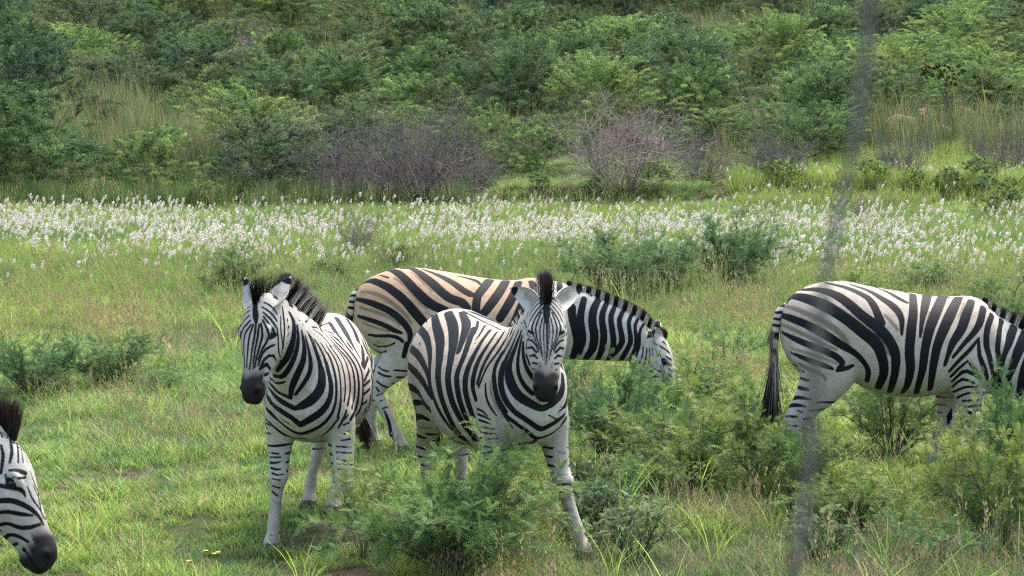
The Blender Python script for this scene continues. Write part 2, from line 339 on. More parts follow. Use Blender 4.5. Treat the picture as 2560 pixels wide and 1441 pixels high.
STRIPES = {
'right': '''mk-664,29,1199,99,-656,21,1211,124,-645,26,1223,150,-635,-2,1234,173,-619,-47,1240,194,-597,-80,1240,212,-571,-110,1236,229,-542,-136,1229,244,-509,-161,1218,259,-475,-184,1205,270,-441,-204,1189,274,-407,-221,1171,269,-373,-237,1150,259,-339,-252,1127,253,-304,-265,1101,252,-268,-277,1072,253,-235,-287,1044,254,-205,-295,1021,255,-178,-301,1000,256,-154,-307,978,255,-135,-311,950,248,-121,-313,918,235,-110,-312,885,221,-101,-308,854,211,-96,-302,826,206,-93,-292,798,201,-94,-278,770,194,-99,-257,740,183,-106,-227,708,170,-110,-181,674,158 mk-581,9,1274,79,-556,-44,1281,103,-528,-67,1285,127,-498,-86,1287,150,-467,-107,1284,170,-434,-128,1277,189,-402,-147,1267,206,-373,-165,1255,219,-347,-182,1240,227,-324,-198,1223,231,-303,-213,1206,234,-283,-225,1190,236,-267,-236,1174,234,-248,-247,1156,234,-224,-258,1136,237,-193,-270,1113,244,-161,-281,1089,251,-133,-291,1066,254,-110,-300,1043,250,-89,-308,1019,243,-71,-314,995,236,-56,-319,970,230,-43,-322,944,225,-33,-323,916,220,-27,-323,887,211,-25,-319,855,200,-26,-312,822,188,-26,-300,788,176 mk-26,-300,788,176,-31,-273,738,165,-35,-232,692,146,-36,-170,648,119 mk-430,-31,1323,59,-400,-63,1319,77,-369,-82,1314,95,-338,-97,1308,111,-309,-111,1300,124,-280,-124,1290,133,-252,-136,1279,140,-227,-148,1267,148,-206,-158,1256,157,-186,-168,1245,166,-169,-183,1229,174,-154,-206,1205,178,-139,-233,1172,178,-126,-259,1134,177,-111,-280,1096,176 mk-270,-72,1314,69,-235,-86,1304,86,-200,-94,1293,103,-167,-106,1281,118,-139,-123,1266,133,-113,-142,1250,146,-88,-161,1234,157,-64,-177,1219,171,-42,-192,1205,183,-23,-209,1188,187,-7,-225,1169,177,6,-243,1148,159,14,-261,1123,137,16,-280,1094,111,12,-297,1061,80,10,-310,1027,49 mk-102,-3,1290,80,-70,-55,1280,89,-37,-86,1266,99,-6,-118,1249,113,22,-142,1232,118,44,-156,1221,98,64,-167,1211,69 mk-387,12,1329,60,-353,4,1331,60,-311,37,1327,60,-279,20,1326,60,-243,29,1319,60,-216,13,1315,60,-183,13,1307,60,-153,10,1300,60,-118,21,1292,60 mk-53,7,1282,60,-9,25,1275,71,29,21,1269,80,72,30,1262,81,99,-38,1256,80 mk123,-42,1252,159,110,-125,1228,171,104,-172,1201,184,98,-209,1172,195,91,-240,1141,203,82,-267,1107,210,73,-289,1072,214,67,-307,1033,217,61,-320,991,217,57,-326,948,216,57,-328,908,213,61,-327,870,209,65,-321,834,202,66,-312,798,192,64,-298,763,178,61,-279,729,161,58,-256,701,145,53,-236,680,130,46,-215,663,114,41,-188,646,99 mk225,13,1239,220,196,-108,1222,205,179,-164,1194,190,165,-204,1164,169,153,-235,1135,138,143,-261,1105,107,135,-282,1075,84,129,-298,1044,66,124,-311,1013,49 mk327,22,1231,221,292,-92,1217,226,271,-141,1194,233,251,-181,1169,237,231,-218,1139,234,211,-250,1105,227,193,-277,1070,218,178,-297,1034,211,166,-312,995,205,157,-321,956,199,150,-326,918,193,147,-326,881,188,144,-322,844,182,141,-315,808,173,135,-301,769,160,130,-282,732,147,127,-258,701,136,127,-238,679,129,127,-218,662,124,128,-192,644,119 mk411,-44,1229,200,385,-105,1206,214,362,-146,1180,228,341,-181,1154,237,321,-212,1125,241,301,-239,1095,239,283,-262,1065,236,266,-281,1035,231,250,-296,1004,223,238,-307,974,216,228,-313,945,209,221,-317,917,203,216,-318,888,196,211,-317,856,188,208,-312,823,178,205,-302,789,167,204,-286,752,152,205,-260,712,135,208,-217,670,119 mk483,-87,1212,170,462,-133,1183,190,443,-167,1153,210,426,-195,1122,221,411,-219,1091,223,395,-239,1060,218,374,-257,1029,208,350,-274,999,192,330,-285,970,173,317,-293,942,150,307,-298,915,126,298,-300,889,107,290,-301,863,93,282,-299,837,79 mk554,-114,1171,159,541,-149,1144,164,529,-174,1116,169,517,-194,1090,167,504,-208,1069,158,489,-220,1048,145,468,-234,1025,132,441,-248,998,117,412,-262,971,102,385,-273,942,90,360,-282,913,79,334,-289,884,69 mk608,-115,1127,140,589,-155,1100,143,572,-182,1072,147,561,-200,1042,149,555,-213,1009,150,553,-220,974,149,556,-224,940,148,565,-228,904,144,576,-229,870,140,584,-226,839,139,592,-218,810,142,601,-202,781,141,617,-142,742,129,624,-116,707,110,630,-95,672,90 mk505,-231,994,49,479,-242,965,66,453,-252,936,82,429,-260,911,91,406,-267,890,92,384,-273,870,90,361,-277,847,85,338,-279,821,77,316,-278,795,69 mk503,-235,975,59,504,-240,931,80,507,-247,888,99,521,-250,849,113,538,-246,810,119,552,-237,773,113,564,-222,739,99,566,-209,711,76,566,-193,686,50 mk433,-256,856,40,409,-259,838,56,384,-263,817,69,357,-262,789,71,329,-257,758,69 mk444,-254,841,49,470,-255,809,89,496,-253,774,92,521,-243,737,59 mk344,-230,725,59,372,-243,757,69,401,-249,785,78,432,-252,791,78,462,-254,776,69,494,-251,757,59 mk352,-198,686,50,376,-225,718,62,405,-240,739,69,439,-248,732,62,477,-247,715,50 mk363,-169,648,60,392,-218,673,61,426,-237,690,59,464,-243,692,51,504,-237,687,40 mk384,-187,614,60,411,-218,636,55,442,-232,650,50,477,-233,651,40,515,-221,646,30 mk418,-212,598,50,464,-224,604,50,516,-211,605,50 mk413,-197,564,50,447,-214,563,50,488,-215,566,50,536,-186,569,50 mk441,-202,523,70,472,-210,524,73,507,-204,531,59,544,-163,540,30 mk445,-189,471,80,475,-201,477,67,508,-196,486,51,542,-158,497,30 mk456,-188,430,70,502,-197,446,60,549,-149,447,30 mk468,-181,374,70,495,-193,386,60,525,-189,395,50 mk466,-171,328,50,492,-177,334,50,522,-160,336,50 mk681,-55,1086,140,663,-112,1057,149,649,-153,1026,157,640,-176,992,159,633,-189,954,154,631,-193,918,149,636,-189,885,152,646,-178,854,158,652,-165,823,159,649,-151,791,155,644,-137,759,146,640,-122,725,129,637,-105,688,105,636,-78,650,80 mk762,-48,1041,201,744,-78,1012,210,728,-100,982,220,713,-121,951,220,696,-144,918,204,682,-158,883,180,673,-159,848,160,669,-149,812,150,668,-136,778,145,667,-127,745,140,667,-117,716,134,667,-105,689,127,668,-89,661,121 mk844,-36,1000,262,817,-75,965,256,795,-99,929,249,775,-116,891,237,758,-126,851,215,745,-129,812,191,734,-128,780,171,725,-124,754,155,719,-119,731,142,720,-110,705,138,726,-100,678,139,732,-86,651,141 mk881,-76,916,201,864,-93,888,197,847,-105,860,192,832,-114,831,187,820,-119,800,183,811,-119,766,178,805,-114,729,174,802,-105,690,170,801,-90,650,166,802,-65,608,161 mk-696,49,1111,99,-689,-70,1116,125,-667,-114,1112,149,-638,-151,1104,164,-600,-185,1091,171,-564,-209,1077,177,-534,-226,1062,186,-505,-238,1047,193,-474,-248,1030,197,-444,-257,1012,198,-413,-264,993,194,-381,-269,973,182,-350,-272,954,169,-321,-273,937,156,-293,-274,921,144,-268,-275,903,133,-245,-276,883,124,-224,-275,861,118,-206,-272,836,117,-190,-265,808,118,-182,-252,780,115,-183,-229,751,107,-183,-195,720,99 mk-699,-60,1013,59,-676,-121,1003,86,-649,-156,990,111,-617,-195,978,126,-579,-231,964,133,-539,-254,950,139,-499,-269,935,143,-460,-278,920,146,-423,-282,903,148,-391,-282,887,148,-368,-280,870,141,-352,-277,853,128,-348,-276,839,111,-359,-278,828,90,-374,-280,817,68 mk-653,-130,895,39,-624,-207,886,71,-589,-238,873,98,-552,-258,860,112,-516,-271,848,117,-480,-279,836,111,-449,-282,825,98,-428,-283,817,79,-411,-282,810,59 mk-626,-80,813,49,-600,-131,795,49,-579,-210,781,49 mb-604,-211,830,78,-572,-233,812,79,-538,-253,796,77,-497,-268,785,70,-470,-272,766,68,-451,-270,743,68 mk-597,4,763,80,-594,-136,739,74,-576,-205,733,60,-547,-232,730,39 mk-606,-133,675,79,-590,-194,676,88,-553,-224,671,59 mk-634,-132,599,99,-618,-179,615,87,-579,-211,617,67,-535,-226,610,39 mk-660,-132,549,99,-636,-180,567,87,-601,-203,569,67,-567,-213,563,39 mk-613,-199,537,39,-599,-203,530,39,-585,-205,523,39 mk-681,-161,494,59,-650,-187,496,59,-617,-197,495,59 mk-678,-181,438,49,-648,-192,438,49,-616,-191,435,49 mk-381,-279,800,78,-340,-272,807,95,-306,-261,816,92,-281,-253,826,69 mb-682,29,1168,60,-667,-68,1173,76,-641,-109,1171,92,-610,-144,1163,103,-575,-176,1149,111,-539,-201,1134,117,-505,-219,1120,122,-472,-234,1105,126,-441,-246,1087,128,-410,-256,1066,128,-382,-264,1044,127,-360,-270,1024,124,-342,-273,1004,120,-329,-275,985,114,-321,-275,966,106,-313,-275,948,98 mb-703,-32,1061,49,-690,-91,1059,57,-673,-125,1053,64,-650,-154,1045,70,-619,-183,1032,74,-585,-209,1017,77,-552,-231,1002,80,-519,-249,986,85,-486,-262,970,88,-454,-271,956,86,-423,-275,943,82,-392,-276,929,78 mb-448,-166,1238,39,-427,-185,1221,49,-406,-202,1203,59,-383,-217,1186,67,-356,-231,1168,72,-328,-244,1149,74,-298,-256,1130,77,-269,-267,1108,81,-239,-277,1085,87,-210,-287,1062,94,-184,-294,1042,100,-159,-300,1024,109,-136,-306,1007,116,-115,-311,987,116,-99,-315,962,107,-84,-318,935,92,-69,-319,907,78 mb-647,-162,922,49,-618,-213,917,52,-585,-239,910,56,-553,-257,901,59,-521,-269,892,60,-489,-278,882,60,-460,-282,872,58,-433,-284,862,56,-407,-284,853,52,-382,-282,844,49 mb-88,-252,1142,59,-61,-269,1115,75,-36,-285,1086,75,-13,-299,1055,59 mb142,-298,1040,49,160,-280,1073,61,177,-257,1104,69,190,-233,1131,61,201,-206,1156,49 mb239,-296,1011,29,254,-280,1044,47,269,-260,1075,59,285,-238,1102,52,301,-213,1128,39 mb388,-191,1135,30,414,-153,1170,50,433,-107,1204,40 nk405,74,503,30,393,73,453,142,383,71,406,30''',  # the short groin stroke is shade painted in as a stripe
'grazing': '''mk-712,-4,1162,87,-688,-23,1183,120,-659,-51,1199,151,-623,-88,1202,172,-582,-128,1192,184,-543,-158,1178,194,-510,-179,1163,204,-481,-198,1144,212,-450,-216,1123,216,-419,-232,1099,214,-390,-246,1073,215,-366,-257,1048,222,-343,-267,1021,232,-316,-276,990,237,-286,-285,957,237,-255,-292,922,235 mk-620,10,1231,65,-590,13,1245,93,-560,8,1257,122,-529,4,1266,156,-490,-40,1271,192,-453,-88,1260,212,-422,-123,1240,215,-393,-153,1217,216,-365,-180,1191,221,-337,-204,1163,225,-308,-224,1136,230,-279,-241,1109,235,-250,-256,1084,238,-219,-269,1062,239,-187,-279,1043,232,-151,-287,1029,214,-116,-294,1017,192 mk-428,18,1283,112,-386,27,1284,149,-339,-54,1278,182,-304,-92,1262,208,-275,-124,1242,227,-243,-150,1220,238,-212,-174,1198,240,-184,-196,1175,238,-158,-216,1151,232,-131,-233,1129,231,-101,-248,1108,237,-68,-259,1091,239,-32,-265,1080,237,0,-271,1069,227,20,-280,1052,207,37,-290,1034,183 mk-288,-29,1280,56,-235,-69,1265,91,-184,-94,1248,124,-138,-118,1230,150,-96,-141,1211,170,-58,-164,1190,181,-24,-187,1168,184,6,-205,1149,186,32,-217,1134,191,54,-225,1122,179,69,-228,1117,139,82,-230,1113,92 mk-27,-67,1233,65,31,-80,1220,102,76,-89,1209,128,107,-109,1197,118,127,-140,1178,55 mk191,-43,1203,223,168,-123,1181,223,146,-171,1156,222,123,-205,1132,212,105,-237,1102,202,99,-271,1058,201,97,-299,1007,202 mk303,-38,1195,223,288,-108,1175,227,273,-152,1151,230,249,-197,1119,232,220,-238,1081,232,194,-266,1049,227,173,-285,1023,215,152,-299,998,202 mk391,-71,1188,186,375,-138,1154,203,359,-182,1118,218,342,-214,1087,224,325,-238,1059,223,306,-261,1029,219,284,-282,995,211,262,-299,961,202 mk446,-171,1124,166,434,-199,1090,197,422,-223,1057,224,409,-242,1026,235,395,-258,997,232,381,-272,965,229,365,-283,931,229,349,-292,896,229 mk479,-78,1194,149,496,-131,1159,188,501,-170,1118,212,492,-203,1071,221 mk-743,-65,1071,76,-701,-133,1070,106,-661,-169,1064,133,-616,-199,1053,150,-568,-223,1037,157,-526,-239,1020,163,-491,-251,1002,169,-459,-262,981,172,-429,-272,957,169,-402,-278,930,163,-381,-281,903,156,-364,-281,875,148,-356,-281,848,133,-358,-280,822,110,-363,-279,797,86 mk-729,-120,959,65,-686,-168,952,86,-645,-198,942,104,-602,-225,931,114,-558,-251,918,117,-521,-266,904,120,-490,-275,888,122,-463,-280,875,114,-439,-283,867,91,-416,-284,859,64 mk-651,-171,833,54,-604,-214,831,70,-554,-251,834,76,-503,-271,838,75,-460,-280,832,83,-430,-282,819,84,-408,-281,800,75 mk-617,-157,766,43,-577,-174,749,43,-525,-231,759,43,-483,-264,777,43,-465,-272,789,43 mk-615,-107,721,54,-570,-136,703,54,-526,-216,724,54 mk-582,-181,611,43,-550,-208,591,43,-512,-220,584,43 mk-582,-196,572,54,-540,-210,550,54,-497,-213,548,54 mk-593,-198,510,54,-557,-196,483,54,-521,-177,467,54 mk-597,-194,466,43,-588,-192,452,43,-580,-187,438,43 mk-594,-190,411,43,-554,-166,424,43 mk-569,-182,372,43,-537,-140,381,43 mk-554,-178,316,33,-532,-172,324,33,-513,-141,327,33 mk-543,-176,300,33,-529,-174,268,53,-516,-172,231,71,-506,-173,184,85,-498,-174,137,85,-488,-140,89,76 mk-379,-278,781,129,-391,-270,736,118,-402,-258,692,108 mb-708,-87,1125,54,-671,-126,1127,70,-633,-155,1125,84,-593,-181,1117,92,-552,-204,1102,96,-515,-222,1083,98,-480,-237,1059,98,-446,-250,1034,95,-412,-261,1005,91,-385,-269,977,84,-367,-274,951,75,-352,-278,926,64 mb-714,-135,1021,43,-681,-168,1016,57,-647,-192,1010,70,-610,-213,1001,77,-568,-232,989,78,-526,-250,975,76,-490,-264,958,73,-458,-274,939,69,-427,-280,919,64 mb-692,-159,913,43,-656,-188,904,48,-620,-212,895,52,-582,-239,887,54,-542,-260,877,54,-502,-273,866,54 mb-470,-134,1225,54,-439,-157,1208,77,-408,-176,1191,99,-376,-198,1166,109,-341,-224,1131,107,-308,-246,1095,99,-283,-259,1069,92,-263,-268,1051,83,-244,-276,1033,75 mb-359,-91,1264,43,-327,-127,1242,53,-296,-155,1218,62,-265,-181,1194,64,-234,-204,1168,60,-203,-224,1141,54 mb151,-289,1019,32,181,-264,1054,52,210,-234,1088,64,234,-201,1118,57,258,-162,1146,43 mk760,-115,1017,216,760,-127,977,215,767,-134,931,219,784,-133,878,233,799,-127,828,248,809,-117,783,260,805,-107,747,264,797,-95,716,255,788,-79,688,228,774,-55,660,193,761,-10,638,153 mk848,-67,1072,152,838,-89,1036,163,829,-105,999,173,822,-117,962,184,820,-125,925,195,823,-127,887,207,828,-126,849,216,832,-122,817,219,831,-115,783,217,820,-103,739,207,805,-80,691,196 mk952,-30,1068,152,932,-64,1037,174,915,-85,1003,193,906,-100,966,202,904,-110,926,204,908,-116,887,210,916,-116,846,216,918,-112,805,216,915,-104,763,213,906,-93,725,202,887,-77,691,182,868,-56,662,160,854,-4,636,135,837,-10,637,109 mk1013,-11,1049,120,994,-58,1015,134,978,-80,978,148,972,-93,945,156,974,-101,915,160,978,-106,884,164,982,-108,853,169,985,-108,821,173,983,-104,786,173,978,-97,748,169,969,-84,709,156,954,-60,667,134,939,-12,634,109 mk1069,2,1026,109,1053,-50,997,119,1037,-74,960,129,1035,-88,922,135,1040,-97,883,140,1046,-101,844,142,1052,-101,804,142,1053,-96,765,140,1047,-88,729,137,1039,-76,695,128,1029,-61,668,109,1019,-35,641,87 mk1134,4,995,98,1112,-50,969,109,1094,-73,930,119,1096,-87,888,126,1105,-94,845,130,1112,-96,809,136,1114,-94,775,141,1096,-89,740,150,1071,-80,707,152,1048,-68,679,134,1024,-47,652,109 mk1189,3,967,87,1174,-45,944,93,1160,-68,908,98,1163,-82,865,103,1170,-89,823,109,1173,-91,790,115,1168,-89,758,120,1146,-80,712,122,1121,-59,666,120,1107,-10,629,111,1092,-9,629,98 mk1236,4,938,66,1220,-42,920,71,1204,-66,886,76,1206,-79,843,82,1212,-86,801,87,1211,-87,767,88,1207,-84,735,87,1195,-77,703,83,1181,-59,666,76,1171,5,616,66,1182,2,578,55 mk1280,4,905,55,1262,-45,886,59,1245,-63,862,64,1236,-76,832,66,1235,-84,795,66,1234,-86,757,65,1227,-83,722,66,1217,-87,688,66,1207,-86,650,64,1196,-52,604,59,1191,-4,562,55 hk1261,-88,736,43,1259,-95,706,43,1253,-103,672,43,1235,-99,624,43,1215,-57,567,44 hk1285,-98,726,43,1283,-104,689,43,1278,-107,651,43,1264,-102,604,44,1248,-77,554,44 hk1303,-99,737,33,1306,-109,694,33,1306,-114,651,33,1296,-112,612,33,1283,-101,573,33 hk1325,-100,737,33,1326,-107,705,33,1328,-113,673,33 hk1347,-101,726,33,1356,-106,700,33,1365,-110,673,33 hk1376,-103,694,33,1388,-104,651,33,1399,-104,604,33,1410,-100,551,33 hk1299,-102,557,44,1341,-119,586,43,1385,-111,564,44 hk1290,-73,504,44,1342,-106,536,44,1386,-102,519,44 hk1379,-114,608,33,1391,-109,569,33,1402,-100,529,33''',
'centre': '''mk-560,-169,1170,146,-412,-218,1168,152,-337,-235,1157,158,-271,-251,1139,158,-207,-270,1114,150,-149,-290,1085,139,-103,-307,1056,129,-75,-321,1027,120,-52,-334,996,112,-28,-344,966,104,-9,-351,935,97,13,-357,904,93,38,-361,873,96,63,-361,843,104,90,-360,813,109,114,-356,784,109,136,-349,756,108,157,-340,730,108,175,-327,705,109,192,-313,682,109,204,-297,660,106,212,-279,640,100,219,-261,621,94,223,-244,607,88,229,-228,596,83,233,-212,585,77 mk-506,-97,1255,129,-387,-148,1247,150,-320,-173,1229,171,-262,-193,1210,188,-209,-210,1192,202,-159,-225,1174,212,-110,-241,1153,218,-63,-261,1127,221,-19,-282,1097,221,17,-301,1066,218,46,-317,1038,215,64,-330,1012,210,80,-340,985,204,100,-348,957,196,119,-354,928,186,139,-357,898,175,158,-358,868,167,176,-356,838,161,194,-352,808,157,208,-345,777,152,220,-334,744,148,228,-320,712,144,233,-303,682,137,237,-284,656,128,241,-264,632,118,235,-239,607,108 mk-339,-82,1286,160,-261,-108,1271,175,-199,-126,1255,191,-140,-145,1236,204,-81,-167,1215,211,-26,-190,1192,216,26,-215,1167,218,74,-240,1140,215,115,-265,1110,209,147,-287,1080,202,170,-304,1052,197,185,-318,1024,191,197,-328,998,186,210,-336,971,181,223,-341,946,176,236,-343,921,171,249,-343,896,166,260,-342,871,161,272,-338,845,156,285,-332,818,151,299,-322,788,146,311,-309,756,142,320,-292,724,137,326,-272,691,132,325,-247,657,127,311,-215,620,123 mk-249,-32,1292,127,-159,-60,1273,149,-77,-86,1254,169,-8,-117,1233,177,45,-150,1211,176,99,-186,1185,166,147,-223,1152,146,184,-256,1117,123 mk48,-98,1234,78,95,-127,1219,102,135,-154,1203,126,179,-184,1182,142,222,-216,1155,150,254,-244,1125,153,273,-266,1096,151,280,-285,1066,145,283,-300,1037,138,285,-309,1014,136,288,-316,995,136,296,-321,972,137,307,-324,940,137,321,-324,903,137,331,-321,868,136,342,-316,836,134,352,-307,803,131,360,-296,770,127,365,-280,735,122,366,-262,701,116,364,-245,673,109,365,-230,651,100,432,-247,641,91 mk-42,-25,1260,39,66,-83,1237,54,139,-134,1213,72,174,-175,1189,92 mk209,-64,1237,69,271,-113,1224,83,304,-148,1207,96,328,-179,1186,108,348,-209,1159,121,358,-234,1127,131,363,-254,1097,138,364,-270,1069,139,364,-283,1041,137,365,-292,1012,137,368,-300,983,137,372,-304,954,137,377,-305,927,135,384,-304,902,133,392,-302,877,130,401,-297,847,126,410,-289,815,122,417,-280,783,115,424,-269,755,104,439,-261,730,90,462,-258,707,76 mk347,-88,1241,46,395,-129,1226,60,415,-156,1207,74,425,-180,1184,85,427,-203,1156,95,427,-225,1126,103,425,-241,1097,107,426,-255,1070,108,426,-266,1042,106,428,-274,1013,105,429,-281,984,103,431,-284,954,99,439,-284,927,93,450,-281,902,84,460,-277,876,75 mk443,-88,1255,38,472,-117,1238,46,487,-139,1219,55,493,-159,1197,62,494,-180,1172,69,490,-198,1146,74,487,-215,1120,75,482,-229,1094,73,480,-243,1066,69,475,-254,1035,64,473,-264,1002,58,465,-271,967,53 mk536,-100,1269,38,541,-114,1250,46,541,-124,1231,54,539,-136,1210,60,543,-151,1190,64,546,-168,1169,67,544,-184,1146,67,537,-202,1120,66,524,-219,1092,63,513,-235,1062,60,503,-248,1027,58,493,-260,989,55,478,-269,950,53 nk657,-131,1281,37,646,-138,1255,46,632,-144,1228,54,614,-150,1200,61,586,-155,1171,64,576,-171,1144,66,576,-188,1118,68,573,-201,1093,71,574,-213,1067,74,578,-221,1038,75,590,-225,1007,76,601,-226,977,75,611,-225,949,72,623,-223,923,66,634,-217,899,60,646,-210,876,57,661,-200,853,55,672,-189,830,52 nk726,-142,1291,37,704,-148,1250,45,681,-153,1210,55,654,-159,1168,72,625,-166,1126,94,618,-179,1090,108,621,-192,1058,111,626,-201,1028,112,633,-206,997,113,642,-207,966,112,651,-204,936,110,664,-199,909,107,678,-189,882,102,694,-175,857,95,709,-157,833,89,721,-135,814,88,730,-110,797,89,735,-86,779,89,737,-61,761,89,736,-39,746,90,732,-18,734,94,730,1,727,97,731,20,731,99,733,41,740,98,731,68,751,94,725,103,765,87,713,133,778,81,698,156,788,74,648,196,793,68 nk771,-146,1292,44,742,-151,1242,67,714,-155,1193,89,685,-160,1147,112,663,-163,1105,134,655,-165,1070,151,662,-168,1038,164,676,-169,1005,170,692,-163,974,171,707,-153,947,169,720,-138,924,164,732,-117,905,157,742,-94,890,149,750,-70,875,138,750,-44,861,127,750,-24,852,118,750,-7,848,112,750,9,850,110,750,27,857,112,750,52,868,118,748,78,883,127,737,105,901,140,726,128,922,150,714,143,946,154,701,153,970,150,692,157,992,137,681,159,1013,120 nk782,-148,1267,37,767,-150,1224,51,753,-151,1181,65,741,-151,1140,74,733,-150,1102,80,730,-146,1070,84,732,-140,1043,87,739,-133,1018,91,747,-121,993,95,755,-108,972,96,763,-93,954,93,770,-76,939,88 nk1110,-230,983,79,1128,-221,975,72 nk939,-215,1287,36,793,-146,1227,55,787,-144,1185,68,787,-139,1142,72,791,-131,1105,77,797,-120,1077,86,804,-108,1053,92,809,-94,1033,96 nk1106,-231,1061,91,1130,-230,1048,86 nk991,-225,1264,29,990,-225,1226,36,812,-134,1166,44,816,-128,1136,52,821,-118,1110,59 nk1044,-217,1120,59,1082,-222,1103,58 nk573,-227,1023,45,588,-230,991,55,598,-230,958,65,610,-228,927,69,620,-224,897,68,632,-217,869,67,646,-208,843,67,660,-194,818,67,677,-178,796,67,694,-156,775,67,705,-132,755,67,710,-108,737,67,711,-84,719,67,706,-59,700,68,696,-33,680,68,688,-4,669,67,688,25,671,63,690,55,678,60,686,87,689,60,673,124,703,61,643,165,717,60,634,189,739,57,620,216,761,53 mb567,-237,993,37,572,-239,965,48,578,-240,936,58,589,-237,908,62,603,-231,881,62,618,-223,853,58,632,-212,825,48,645,-200,797,37 mk531,-251,974,38,536,-254,941,55,541,-253,908,68,552,-249,878,68,569,-242,850,60,587,-231,825,46,607,-219,801,30 mk649,-202,821,30,663,-186,791,42,671,-169,763,42,674,-152,738,30 nk686,-10,667,68,666,-7,650,68,650,-20,639,67,639,-57,638,62,606,-88,628,55,550,-112,612,45 nk-287,-10,1298,56,-224,-11,1290,58,-173,-8,1282,61,-121,-5,1273,63,-65,-1,1265,63,-5,3,1256,60,65,5,1248,56,157,-4,1243,51,329,-54,1249,46 nk-321,68,1291,56,-257,71,1285,59,-213,82,1276,62,-176,97,1265,64,-126,107,1253,62,-51,106,1243,58,46,94,1236,52 nk-261,103,1273,56,-213,116,1262,59,-165,127,1249,63,-99,128,1240,63,-35,132,1230,60 mk62,-27,1247,47,175,-105,1225,59,226,-149,1204,57,245,-174,1188,38 mk-557,-233,1055,130,-423,-271,1055,145,-336,-287,1046,158,-259,-301,1031,157,-186,-317,1013,147,-126,-330,993,135,-77,-340,970,119,-39,-348,944,107,-12,-354,914,99,9,-359,884,93 mk-552,-252,957,122,-440,-283,949,151,-330,-304,938,170,-204,-329,923,169,-106,-347,903,160,-42,-355,877,144,2,-359,857,127,37,-361,841,109 mk-531,-261,831,113,-430,-281,831,143,-342,-289,823,154,-224,-315,811,142,-157,-328,788,122,-93,-337,771,99,-23,-345,761,78 mk-496,-244,723,97,-421,-265,740,111,-354,-265,751,106,-145,-326,768,91,-19,-343,750,78 mk-541,-206,615,106,-459,-234,650,113,-383,-233,658,106,-347,-214,646,91 mb-511,-206,575,49,-429,-203,581,57,-376,-183,589,48 mk-581,-183,518,82,-507,-182,511,65,-483,-170,508,41 mk-621,-170,440,66,-560,-161,435,66,-541,-137,426,38 mk-600,-164,378,57,-561,-146,376,47,-550,-112,371,28 mk-586,-152,326,47,-563,-141,327,38,-552,-124,326,28 mk-611,-143,278,57,-569,-140,270,47,-557,-123,257,38 mk-601,-142,222,38,-569,-136,220,33,-557,-122,214,28 mb-579,-144,179,38,-550,-115,176,38,-570,-72,164,38 nk466,-271,823,43,509,-258,815,43,544,-246,793,26 nk466,-266,792,52,520,-254,786,43,561,-235,773,26 nk468,-262,760,52,529,-248,756,43,560,-230,746,26 nk468,-259,724,52,524,-246,723,43,568,-215,720,26 nk463,-255,690,43,508,-245,690,38,540,-227,690,29,564,-203,691,17 nk457,-250,656,44,498,-241,656,38,532,-219,658,30,558,-185,662,17 nk450,-244,608,44,495,-232,610,39,520,-211,608,35 nk447,-240,571,52,484,-232,573,47,513,-212,578,38,530,-177,585,26 nk442,-235,532,44,487,-226,535,35,510,-206,534,26 nk427,-228,493,44,489,-219,497,35,514,-179,489,26 nk421,-221,453,44,472,-224,460,35,496,-208,462,26 nk426,-222,418,35,484,-222,422,31,506,-204,419,26 nk437,-224,376,35,486,-223,382,35,505,-208,381,35 nb605,175,565,26,609,196,560,26,606,221,553,26 nb603,171,512,26,610,194,511,26,608,223,509,26 nb579,154,439,35,620,182,434,35,628,217,437,35 nb574,179,341,35,622,186,338,35,643,220,336,35 nb591,200,291,26,629,202,291,26,649,229,294,26 nb614,211,235,35,642,210,235,35,666,232,236,35 nb638,218,182,26,683,239,193,26 nk750,36,806,26,744,68,790,26,725,107,772,26 hk1006,-110,1495,57,1031,-121,1469,114,1052,-132,1437,160,1070,-141,1405,148,1083,-148,1375,80 nk1077,-145,1389,34,1089,-151,1360,32,1098,-155,1330,30,1104,-158,1303,27,1109,-160,1278,23,1113,-163,1253,18,1118,-167,1226,15,1124,-171,1196,13,1131,-175,1167,11 hk1076,-160,1378,29,1083,-166,1354,26,1089,-171,1329,24,1095,-174,1302,22,1101,-176,1273,20,1108,-177,1244,18,1115,-179,1213,16,1123,-181,1182,14,1132,-183,1150,11 hk1063,-165,1394,29,1069,-175,1370,29,1073,-184,1345,29,1077,-188,1318,28,1085,-190,1289,26,1094,-190,1260,24,1102,-190,1230,21,1111,-190,1201,19,1120,-190,1172,17 hk1043,-162,1423,34,1050,-184,1384,38,1053,-200,1346,40,1059,-202,1315,38,1070,-202,1288,34,1083,-199,1262,32,1095,-195,1238,28,1103,-193,1216,23,1110,-193,1194,17 hk1035,-147,1448,34,1034,-164,1429,38,1033,-180,1409,40,1029,-196,1383,41,1030,-209,1356,40,1040,-216,1333,38,1047,-213,1306,34,1068,-207,1268,29,1092,-200,1227,23 hk1022,-138,1468,29,1019,-161,1448,36,1011,-181,1424,41,1001,-198,1393,41,998,-210,1368,36,1016,-226,1349,29 hk1007,-136,1482,29,998,-161,1462,33,984,-181,1436,33,968,-195,1403,29 hk988,-130,1497,29,974,-155,1480,34,957,-178,1442,29 hk952,-127,1507,23,947,-156,1480,35,936,-171,1451,29 hk1027,-233,1324,46,1038,-226,1319,68,1047,-213,1310,46 hk1000,-222,1275,40,1045,-217,1271,46,1074,-207,1248,40,1091,-203,1213,23 hk1004,-226,1227,46,1048,-220,1236,63,1080,-210,1212,51 hk1024,-223,1186,40,1068,-217,1195,63,1091,-210,1180,40 hk1054,-221,1152,46,1076,-218,1152,46,1093,-213,1152,46 hk1074,-220,1120,40,1091,-219,1118,40,1104,-216,1116,40 hb1107,-206,1154,46,1117,-206,1133,57,1128,-207,1111,57''',
